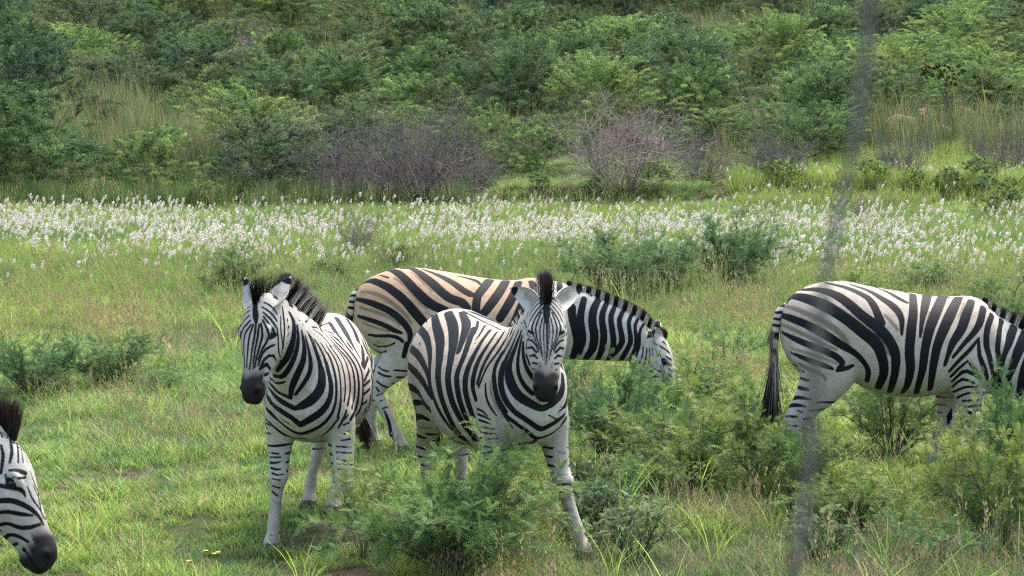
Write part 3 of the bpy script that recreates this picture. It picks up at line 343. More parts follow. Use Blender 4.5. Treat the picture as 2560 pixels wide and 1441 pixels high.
'left': '''nk901,-82,1446,50,916,-76,1417,56,925,-71,1388,62,933,-67,1359,67,940,-64,1330,70,950,-63,1300,70,956,-65,1271,67,955,-68,1241,64,945,-72,1209,60 nk834,-53,1404,61,832,-42,1382,78,829,-32,1358,95,834,-26,1330,110,840,-26,1296,122,846,-28,1262,134,852,-35,1227,150,857,-45,1194,161,858,-55,1167,161,859,-68,1142,151,856,-85,1117,134,846,-107,1091,109,822,-132,1063,81 nk813,-12,1326,51,819,-8,1292,69,822,-5,1259,86,827,-7,1225,98,833,-13,1192,106,838,-21,1160,113,840,-33,1129,119,841,-47,1100,122,837,-65,1070,121,827,-86,1042,116,814,-110,1027,108,798,-136,1030,95,742,-170,1029,82 nk578,-213,988,52,707,-168,984,68,776,-128,986,68,803,-91,997,51 nk792,10,1293,51,795,17,1257,75,795,23,1222,99,796,26,1189,119,799,24,1157,136,801,20,1127,150,806,10,1096,162,808,-4,1064,172,807,-18,1034,172,802,-32,1004,159,792,-45,976,140,782,-55,950,122,769,-60,926,102,754,-65,902,82 nk561,-222,963,52,652,-185,949,72,698,-155,932,86,731,-125,920,91,748,-95,909,93,753,-65,899,92 nk776,28,1266,31,776,36,1229,47,773,44,1193,64,769,50,1157,85,763,55,1121,109,759,56,1089,124,759,53,1063,127,761,46,1039,123,766,33,1013,118,771,16,987,109,772,0,962,97,770,-17,941,79,763,-34,919,61 nk748,44,1265,31,741,58,1232,52,733,71,1198,73,722,82,1164,94,710,92,1128,115,699,100,1093,136,694,107,1058,159,704,113,1025,179,714,114,995,196,722,111,967,208,731,102,940,217,741,86,915,225,750,66,894,226,750,44,876,217,750,20,862,199,750,-1,851,171,750,-19,843,133,750,-37,836,92 nk576,-220,928,62,648,-190,914,84,688,-165,896,103,716,-136,880,117,733,-106,864,123,747,-73,850,115,750,-40,835,103 nk708,73,1234,31,692,91,1198,46,672,107,1160,62,656,120,1124,76,657,131,1090,87,667,141,1057,98,674,150,1024,109,678,158,990,121,683,163,957,132,688,163,925,141,695,159,896,148,703,150,869,155,713,137,844,164,722,119,823,171,728,100,804,176,733,78,789,178,736,54,775,176,734,32,761,169,730,9,748,156,723,-14,735,144 nk550,-240,886,83,600,-217,867,106,629,-196,846,124,681,-163,831,132,713,-130,815,134,728,-97,798,128,735,-65,780,123,733,-39,758,132,723,-14,735,144 nk656,101,1206,31,633,118,1172,39,617,136,1139,47,622,152,1107,54,629,165,1073,63,636,175,1038,70,640,182,1003,76,645,187,968,79,649,189,934,83,651,188,901,87,655,186,871,91,657,180,843,94,660,174,819,98,665,164,797,102,673,149,774,107,679,131,751,111,685,110,731,114,689,83,714,114,688,54,699,113,683,27,687,114,674,1,677,114,668,-23,674,114,667,-47,678,111,671,-69,689,107,672,-94,705,102,667,-122,725,98,647,-153,747,95,623,-182,766,91,611,-208,788,87,581,-236,807,83 nk564,-242,744,42,595,-209,720,46,598,-180,693,50,593,-152,669,53,580,-123,650,53,571,-93,636,52,588,-61,633,52,608,-31,636,52,615,-3,637,52 nk592,123,1188,31,590,144,1154,39,589,165,1120,46,588,181,1088,53,592,191,1059,57,596,198,1031,61,602,203,1001,62,604,207,967,62,608,209,934,61,607,209,902,64,607,208,872,69,609,206,844,72,613,202,817,71,615,196,792,67,614,190,766,62 nk608,196,760,41,611,175,732,52,607,153,704,61,602,130,680,61,598,108,661,52,585,84,641,42 mk564,139,1179,31,561,161,1149,39,552,183,1118,47,545,199,1086,53,544,210,1055,57,547,218,1023,60,547,223,989,64,550,226,954,70,552,227,921,73,558,227,895,69,569,226,875,61,579,224,855,52 nk571,236,796,62,584,227,767,64,593,212,735,57,591,191,700,41 mk525,154,1180,31,514,176,1151,38,496,196,1122,45,483,213,1091,52,479,225,1060,59,479,234,1029,67,479,241,997,73,477,245,965,78,479,247,933,82,482,247,903,83,498,245,877,81,531,244,854,77,553,241,830,73 mk506,111,1234,31,505,135,1209,42,500,158,1182,53,485,180,1154,62,464,201,1124,71,437,222,1093,78,420,238,1063,84,412,249,1034,88,413,256,1007,92,415,261,978,94,417,265,944,96,420,266,908,96,421,264,874,94,426,261,845,89,456,259,822,81,508,260,802,73 mk414,110,1234,63,453,138,1212,83,454,162,1187,97,434,183,1161,102,412,204,1134,104,393,224,1104,105,373,243,1071,105,359,259,1038,105,355,270,1007,108,356,277,977,113,359,281,945,116,363,283,910,116,366,282,875,116,369,279,842,116,372,273,809,118,376,265,780,117,472,269,770,109,519,264,756,96,543,256,740,83 mk-110,43,1238,98,-34,72,1219,110,47,102,1201,123,246,150,1197,128,293,176,1176,126,311,199,1152,120,314,219,1126,114,308,238,1100,106,298,255,1073,98,294,270,1045,94,289,282,1017,94,289,291,986,95,293,297,950,95,302,300,909,95,305,299,868,95,306,297,833,96,306,292,802,97,308,286,776,96,315,277,755,90,327,267,739,82,339,257,724,74 mk-253,64,1255,132,-176,94,1233,155,-111,123,1210,177,-50,149,1186,185,14,175,1160,179,92,203,1138,165,172,230,1118,149,200,251,1094,128,204,268,1067,106 mk-389,108,1237,111,-302,140,1217,135,-253,166,1193,158,-201,187,1170,166,-143,205,1149,160,-89,221,1127,152 mk-86,243,1100,87,-6,262,1070,136,114,278,1046,149,236,288,1023,127 mk-60,285,1031,87,99,293,1019,80,223,296,1003,74 mk87,310,977,86,206,311,959,80,268,305,935,74 mk151,322,919,64,233,314,914,64,289,303,906,63 mk172,324,870,64,243,314,863,64,295,302,854,63 mk221,313,802,64,268,302,797,58,306,290,791,53 mk750,34,1288,20,735,53,1256,27,721,70,1224,31,716,82,1188,27,710,90,1151,20 mk679,59,1290,20,638,81,1266,27,591,102,1239,31,554,123,1205,27,555,148,1173,21 mk680,52,1303,31,605,74,1290,41 nk723,22,1336,41,592,23,1350,62 nk-253,-90,1245,50,-308,-67,1259,54,-302,-23,1268,44 mk-127,-42,1241,44,-75,-19,1235,49,-30,2,1228,54 nk1082,-196,925,50,1041,-206,901,55 nk512,-260,771,62,512,-260,741,62,520,-256,711,58,550,-240,684,52 nk527,-257,810,42,512,-260,777,42,545,-251,751,42 nk544,-248,717,46,575,-228,713,36,589,-211,706,27 nk506,-252,651,46,555,-232,656,36,573,-214,656,27 nk527,-239,536,37,576,-201,541,36,582,-168,539,36 nk559,-222,514,37,581,-188,518,36,580,-157,518,36 nk562,-221,482,55,582,-187,484,46,580,-157,491,27 nk572,-214,452,55,588,-182,446,46,583,-154,448,27 nk591,-204,424,46,600,-176,415,36,586,-141,416,27 nk601,-200,393,27,601,-162,385,27,555,-122,383,27 nk592,-202,350,36,587,-165,336,36,543,-139,337,37 nk577,-205,311,46,580,-180,289,37,539,-156,270,27 nb580,-203,257,27,573,-168,237,27,543,-159,243,27 nb631,-212,61,37,617,-176,52,37,585,-171,51,37 nb648,-212,37,27,633,-179,36,27,594,-168,26,27 nk573,213,651,27,563,233,664,36,545,252,676,45 nk574,204,621,27,563,231,624,32,538,256,625,36 nk576,176,585,27,574,220,582,36,540,259,573,45 nk581,177,552,27,581,221,549,36,546,260,541,45 nk589,180,514,27,590,228,501,36,549,264,501,54 nk598,191,486,27,594,231,482,36,552,266,472,45 nk605,189,456,27,601,238,447,36,544,268,443,45 nk616,199,423,27,610,239,417,36,549,268,399,45 nk628,205,389,27,621,244,384,32,563,270,369,36 nk638,213,362,27,626,250,358,27,573,272,345,27 nb637,215,327,27,625,249,323,27,573,269,313,27 nk582,228,750,36,572,237,761,36,559,245,771,36 nk583,219,714,36,572,234,719,36,557,247,723,36 nk973,-225,1475,80,997,-223,1444,120,1023,-215,1401,133,1038,-210,1369,66 nk1042,-210,1356,40,1050,-213,1324,40,1055,-218,1291,40,1059,-223,1259,37,1063,-229,1226,33,1066,-233,1193,29,1071,-236,1161,27,1075,-240,1132,26,1081,-243,1106,27 nk1040,-225,1356,33,1043,-234,1332,36,1045,-243,1307,39,1047,-249,1282,40,1050,-253,1257,37,1053,-255,1229,34,1056,-258,1194,32,1062,-260,1154,29,1070,-262,1114,27 nk1035,-238,1355,33,1032,-258,1330,41,1025,-276,1302,47,1023,-283,1266,44,1028,-284,1228,40,1035,-282,1194,37,1044,-278,1164,33,1050,-277,1137,30,1057,-276,1112,27 nk1023,-246,1377,40,1018,-269,1352,43,1002,-293,1325,46,987,-306,1304,46,984,-308,1286,42,971,-310,1256,39,1002,-300,1217,36,1022,-291,1174,33 nk1004,-256,1401,33,987,-287,1372,44,965,-313,1340,46,970,-326,1309,40 nk984,-259,1429,33,956,-290,1401,39,951,-301,1371,39,951,-319,1341,33 nk962,-264,1447,27,927,-287,1425,30,939,-291,1407,33 nk1043,-192,1356,33,1052,-195,1321,37,1056,-199,1285,40,1061,-205,1252,37,1065,-212,1220,33,1069,-216,1190,30,1073,-220,1161,27,1077,-222,1135,23,1081,-223,1109,20 nk1039,-182,1363,33,1048,-175,1331,41,1052,-172,1298,46,1056,-179,1265,44,1062,-188,1233,40,1066,-196,1203,36,1070,-204,1174,33,1074,-209,1145,30,1079,-214,1116,27 nk1030,-174,1382,33,1039,-157,1352,45,1055,-141,1325,53,1054,-135,1303,51,1044,-139,1281,46,1048,-152,1254,43,1057,-169,1226,40,1063,-182,1194,34,1070,-195,1161,27 nk1021,-171,1401,33,1026,-143,1365,43,1021,-123,1334,46,1008,-110,1310,40 nk1011,-173,1423,33,1012,-150,1402,41,1009,-130,1381,46,1003,-113,1356,42,996,-98,1331,33 nk997,-181,1451,33,997,-147,1430,39,990,-120,1403,39,984,-100,1370,33 nk980,-174,1476,27,978,-145,1462,37,972,-121,1439,39,968,-102,1409,33 nk1030,-131,1279,66,1016,-115,1288,86,1006,-102,1298,60 nk961,-330,1305,53,961,-329,1296,60,969,-326,1287,67 nk1022,-111,1239,46,1038,-131,1232,47,1050,-151,1219,46,1059,-170,1196,41,1066,-183,1165,37,1072,-194,1128,33 nk985,-109,1144,40,1020,-116,1177,56,1042,-138,1180,62,1057,-164,1157,57,1068,-181,1118,46 nk1013,-136,1097,53,1048,-151,1132,73,1070,-184,1108,60 nk1025,-147,1074,67,1052,-161,1073,66,1069,-176,1071,66 nk994,-97,1332,27,1000,-93,1299,30,1002,-91,1266,33,1001,-91,1232,34,994,-91,1199,33,952,-91,1166,30,860,-101,1128,27,848,-111,1098,27,826,-128,1066,27 nk948,-84,1393,27,964,-82,1357,33,976,-80,1321,39,979,-77,1288,39,974,-72,1257,36,963,-73,1224,32,952,-80,1191,30,875,-98,1150,27 nk969,-310,1215,53,980,-307,1203,53,983,-306,1191,53 nk992,-301,1155,53,999,-299,1149,53,999,-299,1137,53''',
'near': '''hk1176,-25,1303,32,1183,-34,1294,32,1189,-42,1285,32 hk1189,-66,1257,42,1194,-72,1243,47,1198,-77,1228,52,1199,-85,1208,52,1197,-94,1185,47,1194,-101,1160,42 hk1196,20,1291,37,1210,-13,1280,46,1218,-34,1262,53,1223,-47,1245,58,1226,-58,1228,58,1225,-69,1211,49,1222,-79,1195,37 hk1212,26,1273,27,1224,24,1260,32,1237,-13,1248,36,1243,-31,1231,37,1247,-46,1212,35,1249,-58,1193,32 hk1237,21,1245,21,1250,-6,1230,23,1257,-27,1210,25,1263,-41,1190,26 hk1262,4,1209,16,1270,-11,1193,16,1277,-20,1177,16 hk1223,-90,1168,32,1243,-82,1167,68,1260,-67,1159,79,1274,-52,1151,69 hk1239,-98,1145,26,1260,-93,1139,42,1275,-58,1137,42 hk1285,-25,1152,21,1292,-22,1129,24,1298,-18,1106,26,1305,-10,1084,29,1310,7,1062,31,1314,17,1037,32,1319,16,1013,29,1323,20,993,26,1326,18,985,21,1329,15,975,16 hk1281,-57,1100,26,1287,-54,1082,29,1293,-51,1063,32,1301,-44,1045,31,1310,-33,1026,28,1319,-23,1007,26,1327,-14,986,24,1334,-1,964,21 hk1296,-31,1101,16,1302,-25,1081,19,1309,-16,1061,21,1315,-3,1038,21,1318,21,1011,19,1326,14,986,16 hk1192,-110,1116,63,1214,-101,1109,72,1237,-91,1104,75,1259,-89,1099,73,1270,-73,1084,63,1276,-71,1067,32 hk1210,-97,1153,32,1213,-97,1140,32,1216,-97,1126,32 hk1191,-111,1059,84,1211,-108,1060,88,1230,-101,1058,90,1248,-93,1051,88,1266,-82,1040,84,1282,-69,1028,80,1296,-56,1014,74,1308,-45,999,67,1317,-36,984,58,1324,-30,969,46,1330,-27,954,32 hk1188,-102,1013,58,1203,-103,1016,64,1218,-101,1016,69,1239,-94,1011,72,1260,-84,1004,69,1279,-72,999,53,1298,-57,993,32 hk1180,-74,962,64,1200,-82,968,67,1218,-84,968,70,1238,-81,958,73,1259,-76,951,75,1281,-69,950,76,1301,-58,953,65,1321,-40,957,48 hk1185,-15,897,65,1183,-21,901,71,1208,-58,921,69,1231,-65,922,68,1254,-65,913,62,1275,-64,900,48,1290,-64,890,34,1302,-63,881,21 hk1211,-13,869,59,1209,-15,873,63,1236,-50,887,53 hk1294,-63,916,37,1310,-57,912,58,1332,-46,905,48 hk1302,-63,881,21,1315,-60,881,21,1328,-55,881,21''',
}
GAIN = {'left': .95, 'centre': 1.22, 'grazing': 1.06, 'right': 1.04, 'near': 1.0}
def parse_stripes(txt, g=1.0):
    out = []
    for tok in txt.split():
        v = np.array([float(x) for x in tok[2:].split(',')]).reshape(-1, 4)
        v[:, :3] /= 1000; v[:, 3] = v[:, 3] / 10000 * (1.28 * g if tok[0] != 'h' and v[:, 3].mean() > 60 else 1.12) + (.0022 if tok[0] != 'h' else .0010); out.append((tok[0], tok[1], v))
    return out
def seg_field(P, runs):
    """signed 'inside stripe' distance for each point: max(width - distance) over all stripe segments"""
    best = np.full(len(P), -.2)
    for r in runs:
        lo, hi = r[:, :3].min(0) - .13, r[:, :3].max(0) + .13
        idx = np.nonzero(((P > lo) & (P < hi)).all(1))[0]
        if not len(idx): continue
        Q = P[idx]; b = best[idx]
        for a, c in zip(r[:-1], r[1:]):
            ab = c[:3] - a[:3]; L = ab @ ab + 1e-12
            t = np.clip(((Q - a[:3]) @ ab) / L, 0, 1)
            d = np.linalg.norm(Q - a[:3] - np.outer(t, ab), axis=1)
            b = np.maximum(b, a[3] + (c[3] - a[3]) * t - d)
        best[idx] = b
    return best
def vnoise(P, f, seed=0):
    """cheap smooth noise from a few sines"""
    r = np.random.RandomState(seed); o = np.zeros(len(P))
    for k in range(7):
        d = r.normal(size=3); d /= np.linalg.norm(d)
        o += np.sin((P @ d) * f * (1 + .35 * k) + r.rand() * 6.28) / (1 + .25 * k)
    return o / 3.2
# --- coat
cm = NM('striped_coat')
a_st, a_br, a_bs = cm.attr('stripe'), cm.attr('shadow_stripe'), cm.attr('coat')
geo = cm.n('ShaderNodeTexCoord')
nz = cm.noise(110, 3, geo.outputs['Object']); nz2 = cm.noise(22, 3, geo.outputs['Object']); nz3 = cm.noise(420, 2, geo.outputs['Object'])
def edge(fac, amp, w):
    e = cm.math('ADD', fac, cm.math('MULTIPLY', cm.math('SUBTRACT', nz.outputs[0], .5), amp))
    mr = cm.n('ShaderNodeMapRange'); mr.inputs[1].default_value = -w; mr.inputs[2].default_value = w; cm.l(e, mr.inputs[0]); return mr.outputs[0]
blk = edge(a_st.outputs['Fac'], .0055, .0022)
brn = cm.math('MULTIPLY', edge(a_br.outputs['Fac'], .016, .006), .85)
base = cm.mix(cm.math('MULTIPLY', cm.math('SUBTRACT', nz2.outputs[0], .38), 2.6, True), a_bs.outputs['Color'], (.80, .74, .68), 'MULTIPLY')
base = cm.mix(brn, base, (.16, .11, .08))
darkc = cm.mix(nz2.outputs[0], (.004, .0045, .0075), (.012, .0115, .014))
col = cm.mix(blk, base, darkc)
fur = cm.n('ShaderNodeMapRange'); fur.inputs[1].default_value = .3; fur.inputs[2].default_value = .7; fur.inputs[3].default_value = .86; fur.inputs[4].default_value = 1.08
cm.l(nz3.outputs[0], fur.inputs[0])
mu = cm.n('ShaderNodeVectorMath', operation='SCALE'); cm.l(col, mu.inputs[0]); cm.l(fur.outputs[0], mu.inputs['Scale'])
cm.l(mu.outputs[0], cm.b.inputs['Base Color']); cm.b.inputs['Roughness'].default_value = .62
cm.b.inputs['Specular IOR Level'].default_value = .12
cm.b.inputs['Sheen Weight'].default_value = .0; cm.b.inputs['Sheen Roughness'].default_value = .5
bp = cm.n('ShaderNodeBump'); bp.inputs['Strength'].default_value = .35; bp.inputs['Distance'].default_value = .006
bn = cm.noise(65, 5, geo.outputs['Object'], .65); cm.l(bn.outputs[0], bp.inputs['Height']); cm.l(bp.outputs[0], cm.b.inputs['Normal'])
M_COAT = cm.m
hm = NM('hair'); hc = hm.attr('col'); hm.l(hc.outputs['Color'], hm.b.inputs['Base Color']); hm.b.inputs['Roughness'].default_value = .55; hm.b.inputs['Specular IOR Level'].default_value = .3; M_HAIR = hm.m
em = NM('eye'); em.b.inputs['Base Color'].default_value = (.008, .005, .004, 1); em.b.inputs['Roughness'].default_value = .08; M_EYE = em.m
km = NM('hoof_horn'); kn = km.noise(60, 3); km.l(km.ramp(kn.outputs[0], [(.3, (.014, .012, .011)), (.7, (.045, .04, .035))]), km.b.inputs['Base Color']); km.b.inputs['Roughness'].default_value = .5; M_HOOF = km.m

def hair_mesh(name, roots, dirs, lens, wid, cols_root, cols_tip, side, seed=1, bend=None):
    n = len(roots); r = np.random.RandomState(seed)
    ts = np.array([0, .4, .75, 1.0]); ws = np.array([1, .9, .6, .05]); V = np.zeros((n, 8, 3)); Cc = np.zeros((n, 8, 3))
    sd = side + r.normal(0, .35, (n, 3)); sd -= dirs * (sd * dirs).sum(1)[:, None]; sd /= np.linalg.norm(sd, axis=1)[:, None]
    bend = np.zeros((n, 3)) if bend is None else bend
    for k, (t, w) in enumerate(zip(ts, ws)):
        c = roots + dirs * (lens * t)[:, None] + bend * (lens * t * t)[:, None]
        V[:, 2 * k] = c - sd * (wid * w / 2)[:, None]; V[:, 2 * k + 1] = c + sd * (wid * w / 2)[:, None]
        f = sstep(.6, 1.0, t); Cc[:, 2 * k] = Cc[:, 2 * k + 1] = cols_root * (1 - f) + cols_tip * f
    b = (np.arange(n) * 8)[:, None]
    F = np.concatenate([b + np.array([0, 1, 3, 2]), b + np.array([2, 3, 5, 4]), b + np.array([4, 5, 7, 6])])
    me = new_mesh(name, V.reshape(-1, 3), F, M_HAIR); cattr(me, 'col', Cc.reshape(-1, 3)); return me

def build_zebra(key, label, tan=.4, mane=(.10, .12), tail_swing=(-.06, 0), forelock=.10, black_mane=.3):
    Z = ZEB[key]; co, F4, hp, HF, hs = zebra_shape(Z)
    root = bpy.data.objects.new('zebra', None); COL.objects.link(root)
    hx, hy = Z['head_dir']; s = Z['scale']
    root.location = (Z['loc'][0], Z['loc'][1], 0); root.rotation_euler = (0, 0, math.atan2(hy, hx)); root.scale = (s, s, s)
    root.empty_display_size = .3
    tag(root, label, 'zebra', 'plains zebras standing in the grass')
    # fields
    S = parse_stripes(STRIPES[key], GAIN[key])
    if key == 'near': S = S + [q for q in parse_stripes(STRIPES['right']) if q[0] == 'm' and q[2][:, 0].max() < .5]
    q = (co - hp) @ HF.T / hs                                    # head coordinates
    onhead = (q[:, 0] > .0) & (np.linalg.norm(co - hp, axis=1) < .68) & (np.abs(q[:, 1]) < .17) & (q[:, 2] > -.26) & (q[:, 2] < .17)
    def field(c):
        best = np.full(len(co), -.2)
        runs = [r for m, k, r in S if k == c and m in 'nm']
        best = np.maximum(best, seg_field(co, runs))
        mir = [r * np.array([1, -1, 1, 1]) for m, k, r in S if k == c and m == 'm']
        best = np.maximum(best, seg_field(co, mir))
        hr = []
        for m, k, r in S:
            if k == c and m == 'h':
                hc_ = (r[:, :3] - hp) @ HF.T; hr.append(r); h2 = hc_ * np.array([1, -1, 1])
                hr.append(np.column_stack([h2 @ HF + hp, r[:, 3]]))
        if hr: best = np.maximum(best, seg_field(co, hr))
        return best
    st, br = field('k'), field('b')
    # regions no photograph trace reaches: rings on the neck, arcs on the cheeks, bars on the legs
    N = crom(Z['neck'], 60)[:, :3]; dn = np.linalg.norm(co[:, None, :] - N[None], axis=2) if len(co) < 90000 else None
    if dn is None:
        i = np.concatenate([np.linalg.norm(c[:, None, :] - N[None], axis=2).argmin(1) for c in np.array_split(co, 8)])
    else: i = dn.argmin(1)
    s_n = np.concatenate([[0], np.cumsum(np.linalg.norm(np.diff(N, axis=0), axis=1))])
    T = np.gradient(N, axis=0); T /= np.linalg.norm(T, axis=1)[:, None]
    sn = s_n[i] + ((co - N[i]) * T[i]).sum(1)
    onneck = (sn > .12) & ~onhead & (co[:, 2] > .55) & (co[:, 0] > .45)
    ph = (sn + .012 * vnoise(co, 9, 3)) / .074 * 2 * np.pi
    fb = np.where(onneck, np.sin(ph) * .018, -.2)
    phh = (q[:, 0] * .6 - q[:, 2] * .8 + .006 * vnoise(co, 20, 5)) / .034 * 2 * np.pi
    fb = np.where(onhead & (q[:, 0] > .05) & (np.abs(q[:, 1]) > .05), np.sin(phh) * .006 - .002, fb)
    legz = (co[:, 2] < .62) & (co[:, 2] > .20) & ~onhead & (np.linalg.norm(co - hp, axis=1) > .55)
    outer = np.abs(co[:, 1]) - .12
    phl = (co[:, 2] + .010 * vnoise(co, 13, 7) + .03 * outer) / .052 * 2 * np.pi
    fl = np.sin(phl) * .010 - .0055 - .05 * np.clip(.02 - outer, 0, 1) - .012 * sstep(.40, .22, co[:, 2])
    fb = np.where(legz, fl, fb)
    if key in ('grazing', 'centre', 'left'):                     # flank parts hidden in the photograph
        rr = [r * np.array([1, sg, 1, 1]) for m, k, r in parse_stripes(STRIPES['right'], 1.1) if m == 'm' and k == 'k' and r[:, 2].min() > .52 for sg in (1, -1)]
        ft = np.where((co[:, 0] < .42) & ~onhead & (co[:, 2] > .55), seg_field(co, rr), -.2); fb = np.maximum(fb, np.minimum(ft, -st - .02))
    fb = np.minimum(fb, -np.maximum(st, br) - (.030 if key != 'near' else .02)) if True else fb
    st = np.maximum(st, fb)
    # base coat
    zc = co[:, 2]; n1 = vnoise(co, 6, 11)
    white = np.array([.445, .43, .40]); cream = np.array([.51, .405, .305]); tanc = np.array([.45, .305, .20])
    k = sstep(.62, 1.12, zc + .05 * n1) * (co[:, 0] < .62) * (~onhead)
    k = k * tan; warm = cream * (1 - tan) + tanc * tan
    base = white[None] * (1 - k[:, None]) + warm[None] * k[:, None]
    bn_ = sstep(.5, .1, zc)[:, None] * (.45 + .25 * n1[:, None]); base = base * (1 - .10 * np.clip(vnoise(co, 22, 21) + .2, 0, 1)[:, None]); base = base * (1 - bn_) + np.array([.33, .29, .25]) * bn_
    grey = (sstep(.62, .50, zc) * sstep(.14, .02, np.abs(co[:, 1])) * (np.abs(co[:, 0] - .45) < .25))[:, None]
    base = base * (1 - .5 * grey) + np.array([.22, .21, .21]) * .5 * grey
    # muzzle
    mz = sstep(.405, .462, q[:, 0] + .030 * np.abs(q[:, 1]) / .06 * (q[:, 2] > 0) - .02 * (q[:, 2] < -.03) + .008 * vnoise(co, 40, 2)) * onhead
    mcol = np.array([.020, .017, .018]) * (1 + .5 * sstep(.04, .06, q[:, 2])[:, None] * (np.abs(q[:, 1])[:, None] < .035))  # top of the nose coloured paler as a painted highlight
    rb = sstep(.33, .43, q[:, 0]) * (1 - mz) * onhead * sstep(.0, .05, q[:, 2])
    base = base * (1 - .6 * rb[:, None]) + np.array([.16, .10, .07]) * .6 * rb[:, None]
    base = base * (1 - mz[:, None]) + mcol * mz[:, None]
    st = np.where(mz > .5, -.05, st); br = np.where(mz > .3, -.05, br)
    for sg in (-1, 1):                                          # dark nostrils, mouth line, rims of the eyes
        d = np.linalg.norm((q - np.array([.515, sg * .047, .006])) / np.array([.022, .022, .013]), axis=1)
        base = np.where((d < 1)[:, None], np.array([.006, .005, .005]), base)
        d = np.linalg.norm((q - np.array([.19, sg * .112, .038])) / np.array([.033, .03, .018]), axis=1)
        st = np.maximum(st, (1 - d) * .018)
    ml = onhead & (np.abs(q[:, 2] + .045 - .05 * (q[:, 0] - .5)) < .0045) & (q[:, 0] > .43)
    base = np.where(ml[:, None], np.array([.006, .005, .005]), base)
    # ears joined to the same skin
    V = [co]; st_l = [st]; br_l = [br]; bs_l = [base]; Fs = [F4]; off = len(co)
    for sg, tip in Z['ears']:
        b = hp + HF.T @ (hs * np.array([.03, sg * .066, .062])); ax = nrm(np.array(tip) - b)
        face = nrm(HF[2] * .95 + HF[1] * sg * (.05 if key == 'left' else .45) + HF[0] * .5)
        ev, ef, et, ei = ear_mesh(b - ax * .02, tip, face, .056)
        ef = np.array(ef); V.append(ev); Fs.append(ef + off); off += len(ev)
        e = np.where(ei > .5, -.05 + .0 * et, np.where(et > .80, .0, .0))
        c0 = (ev - b) @ ax
        stt = np.where(ei > .5, np.where((et > .80) & (et < .93), .01, -.02), np.where((et > .55) & (et < .92), .01, np.where((et > .2) & (et < .34), .01, -.02)))
        st_l.append(stt); br_l.append(np.full(len(ev), -.05))
        cin = np.where((ei > .5)[:, None], np.array([.52, .50, .47]) * (1 - .0 * et[:, None]), np.array([.6, .58, .54]))
        mid = np.abs(((ev - b) @ np.cross(ax, face))) < .02
        cin = np.where(((ei > .5) & mid & (et > .12) & (et < .62))[:, None], np.array([.36, .32, .30]), cin)
        bs_l.append(cin)
    V = np.vstack(V); me = new_mesh('body', V, np.vstack(Fs), M_COAT)
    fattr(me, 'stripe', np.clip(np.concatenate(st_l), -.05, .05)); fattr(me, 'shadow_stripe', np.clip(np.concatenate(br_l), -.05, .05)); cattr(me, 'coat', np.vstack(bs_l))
    link('body', me, root)
    # eyes
    from mathutils.bvhtree import BVHTree
    bvh = BVHTree.FromPolygons([tuple(v) for v in co], [tuple(map(int, f)) for f in F4])
    for sg in (-1, 1):
        o = hp + HF.T @ (hs * np.array([.19, sg * .3, .038])); h = bvh.ray_cast(Vector(o), Vector(-HF[1] * sg))[0]
        if h is None: continue
        bm = bmesh.new(); bmesh.ops.create_uvsphere(bm, u_segments=20, v_segments=12, radius=.021 * hs)
        e = bpy.data.meshes.new('eye'); bm.to_mesh(e); bm.free(); e.polygons.foreach_set('use_smooth', [True] * len(e.polygons)); e.materials.append(M_EYE)
        eo = link('eye', e, root, Vector(h) - Vector(HF[1]) * sg * .012)
        eo.scale = (1.15, .9, .85)
        # lid: a short brow roll over the eye with lashes
        R_ = []
        for a in np.linspace(-.9, .9, 9):
            c = np.array(h) + HF[0] * .027 * hs * math.sin(a) + HF[2] * (.017 * math.cos(a)) * hs - HF[1] * sg * (.002 + .010 * abs(math.sin(a)))
            R_.append(ring(c, HF[1], HF[2], .006 * hs, .0045 * hs, 8))
        lv, lf = loft(R_); lm = new_mesh('eyelid', lv, lf, M_EYE); link('eyelid', lm, eo).matrix_parent_inverse = Matrix.Translation(eo.location).inverted() if False else Matrix.Identity(4)
        lo = [c for c in eo.children][-1]; lo.location = -(Vector(h) - Vector(HF[1]) * sg * .012); lo.scale = (1, 1, 1)
        lo.matrix_parent_inverse = Matrix.Diagonal((1 / 1.15, 1 / .9, 1 / .85, 1))
    # hooves
    for ch in Z['legs']:
        c = crom(ch, len(ch) * 3); fx, fy, fz, ra, rb = c[-1]; R_ = []
        ux, uy = c[-4][:2]
        for z_, k_ in ((0, 1.04), (.018, 1.02), (.036, .97), (.052, .90), (.058, .80)):
            t = z_ / .058; R_.append(ring(np.array([fx + (ux - fx) * t * .8 + .004, fy + (uy - fy) * t * .8, fz + z_]), np.array([1., 0, 0]), np.array([0, 1., 0]), ra * k_, rb * k_, 20, 2.2))
        v, f = loft(R_); link('hoof', new_mesh('hoof', v, f, M_HOOF), root)
    # mane
    r = np.random.RandomState(len(key)); U = crom(Z['neck_up'], 60)
    NN = crom(Z['neck'], 60); ntop = []; nup = []
    for j in range(60):
        t = T[j]; u = U[j] - t * (U[j] @ t); u /= np.linalg.norm(u)
        h = bvh.ray_cast(Vector(N[j] + u * .6), Vector(-u))[0]
        if h is not None and (Vector(N[j]) - h).length < .5: ntop.append(np.array(h)); nup.append(u)
    ntop = ntop[int(len(ntop) * mane[0] * 3):]; nup = nup[-len(ntop):]
    for x in (.0, .03, .055):
        h = bvh.ray_cast(Vector(hp + HF.T @ (hs * np.array([x, 0, .4]))), Vector(-HF[2]))[0]
        if h is not None: ntop.append(np.array(h)); nup.append(nrm(HF[2] * (.4 + x * 6) - HF[0] * .9))
    ntop = np.array(ntop); nup = np.array(nup); m = len(ntop)
    for _ in range(2): ntop[1:-1] = (ntop[:-2] + ntop[1:-1] * 2 + ntop[2:]) / 4
    n = 8500; u = r.rand(n) ** .9 * (m - 1); i0 = np.minimum(u.astype(int), m - 2); t = (u - i0)[:, None]
    P = ntop[i0] * (1 - t) + ntop[i0 + 1] * t; D = nup[i0] * (1 - t) + nup[i0 + 1] * t
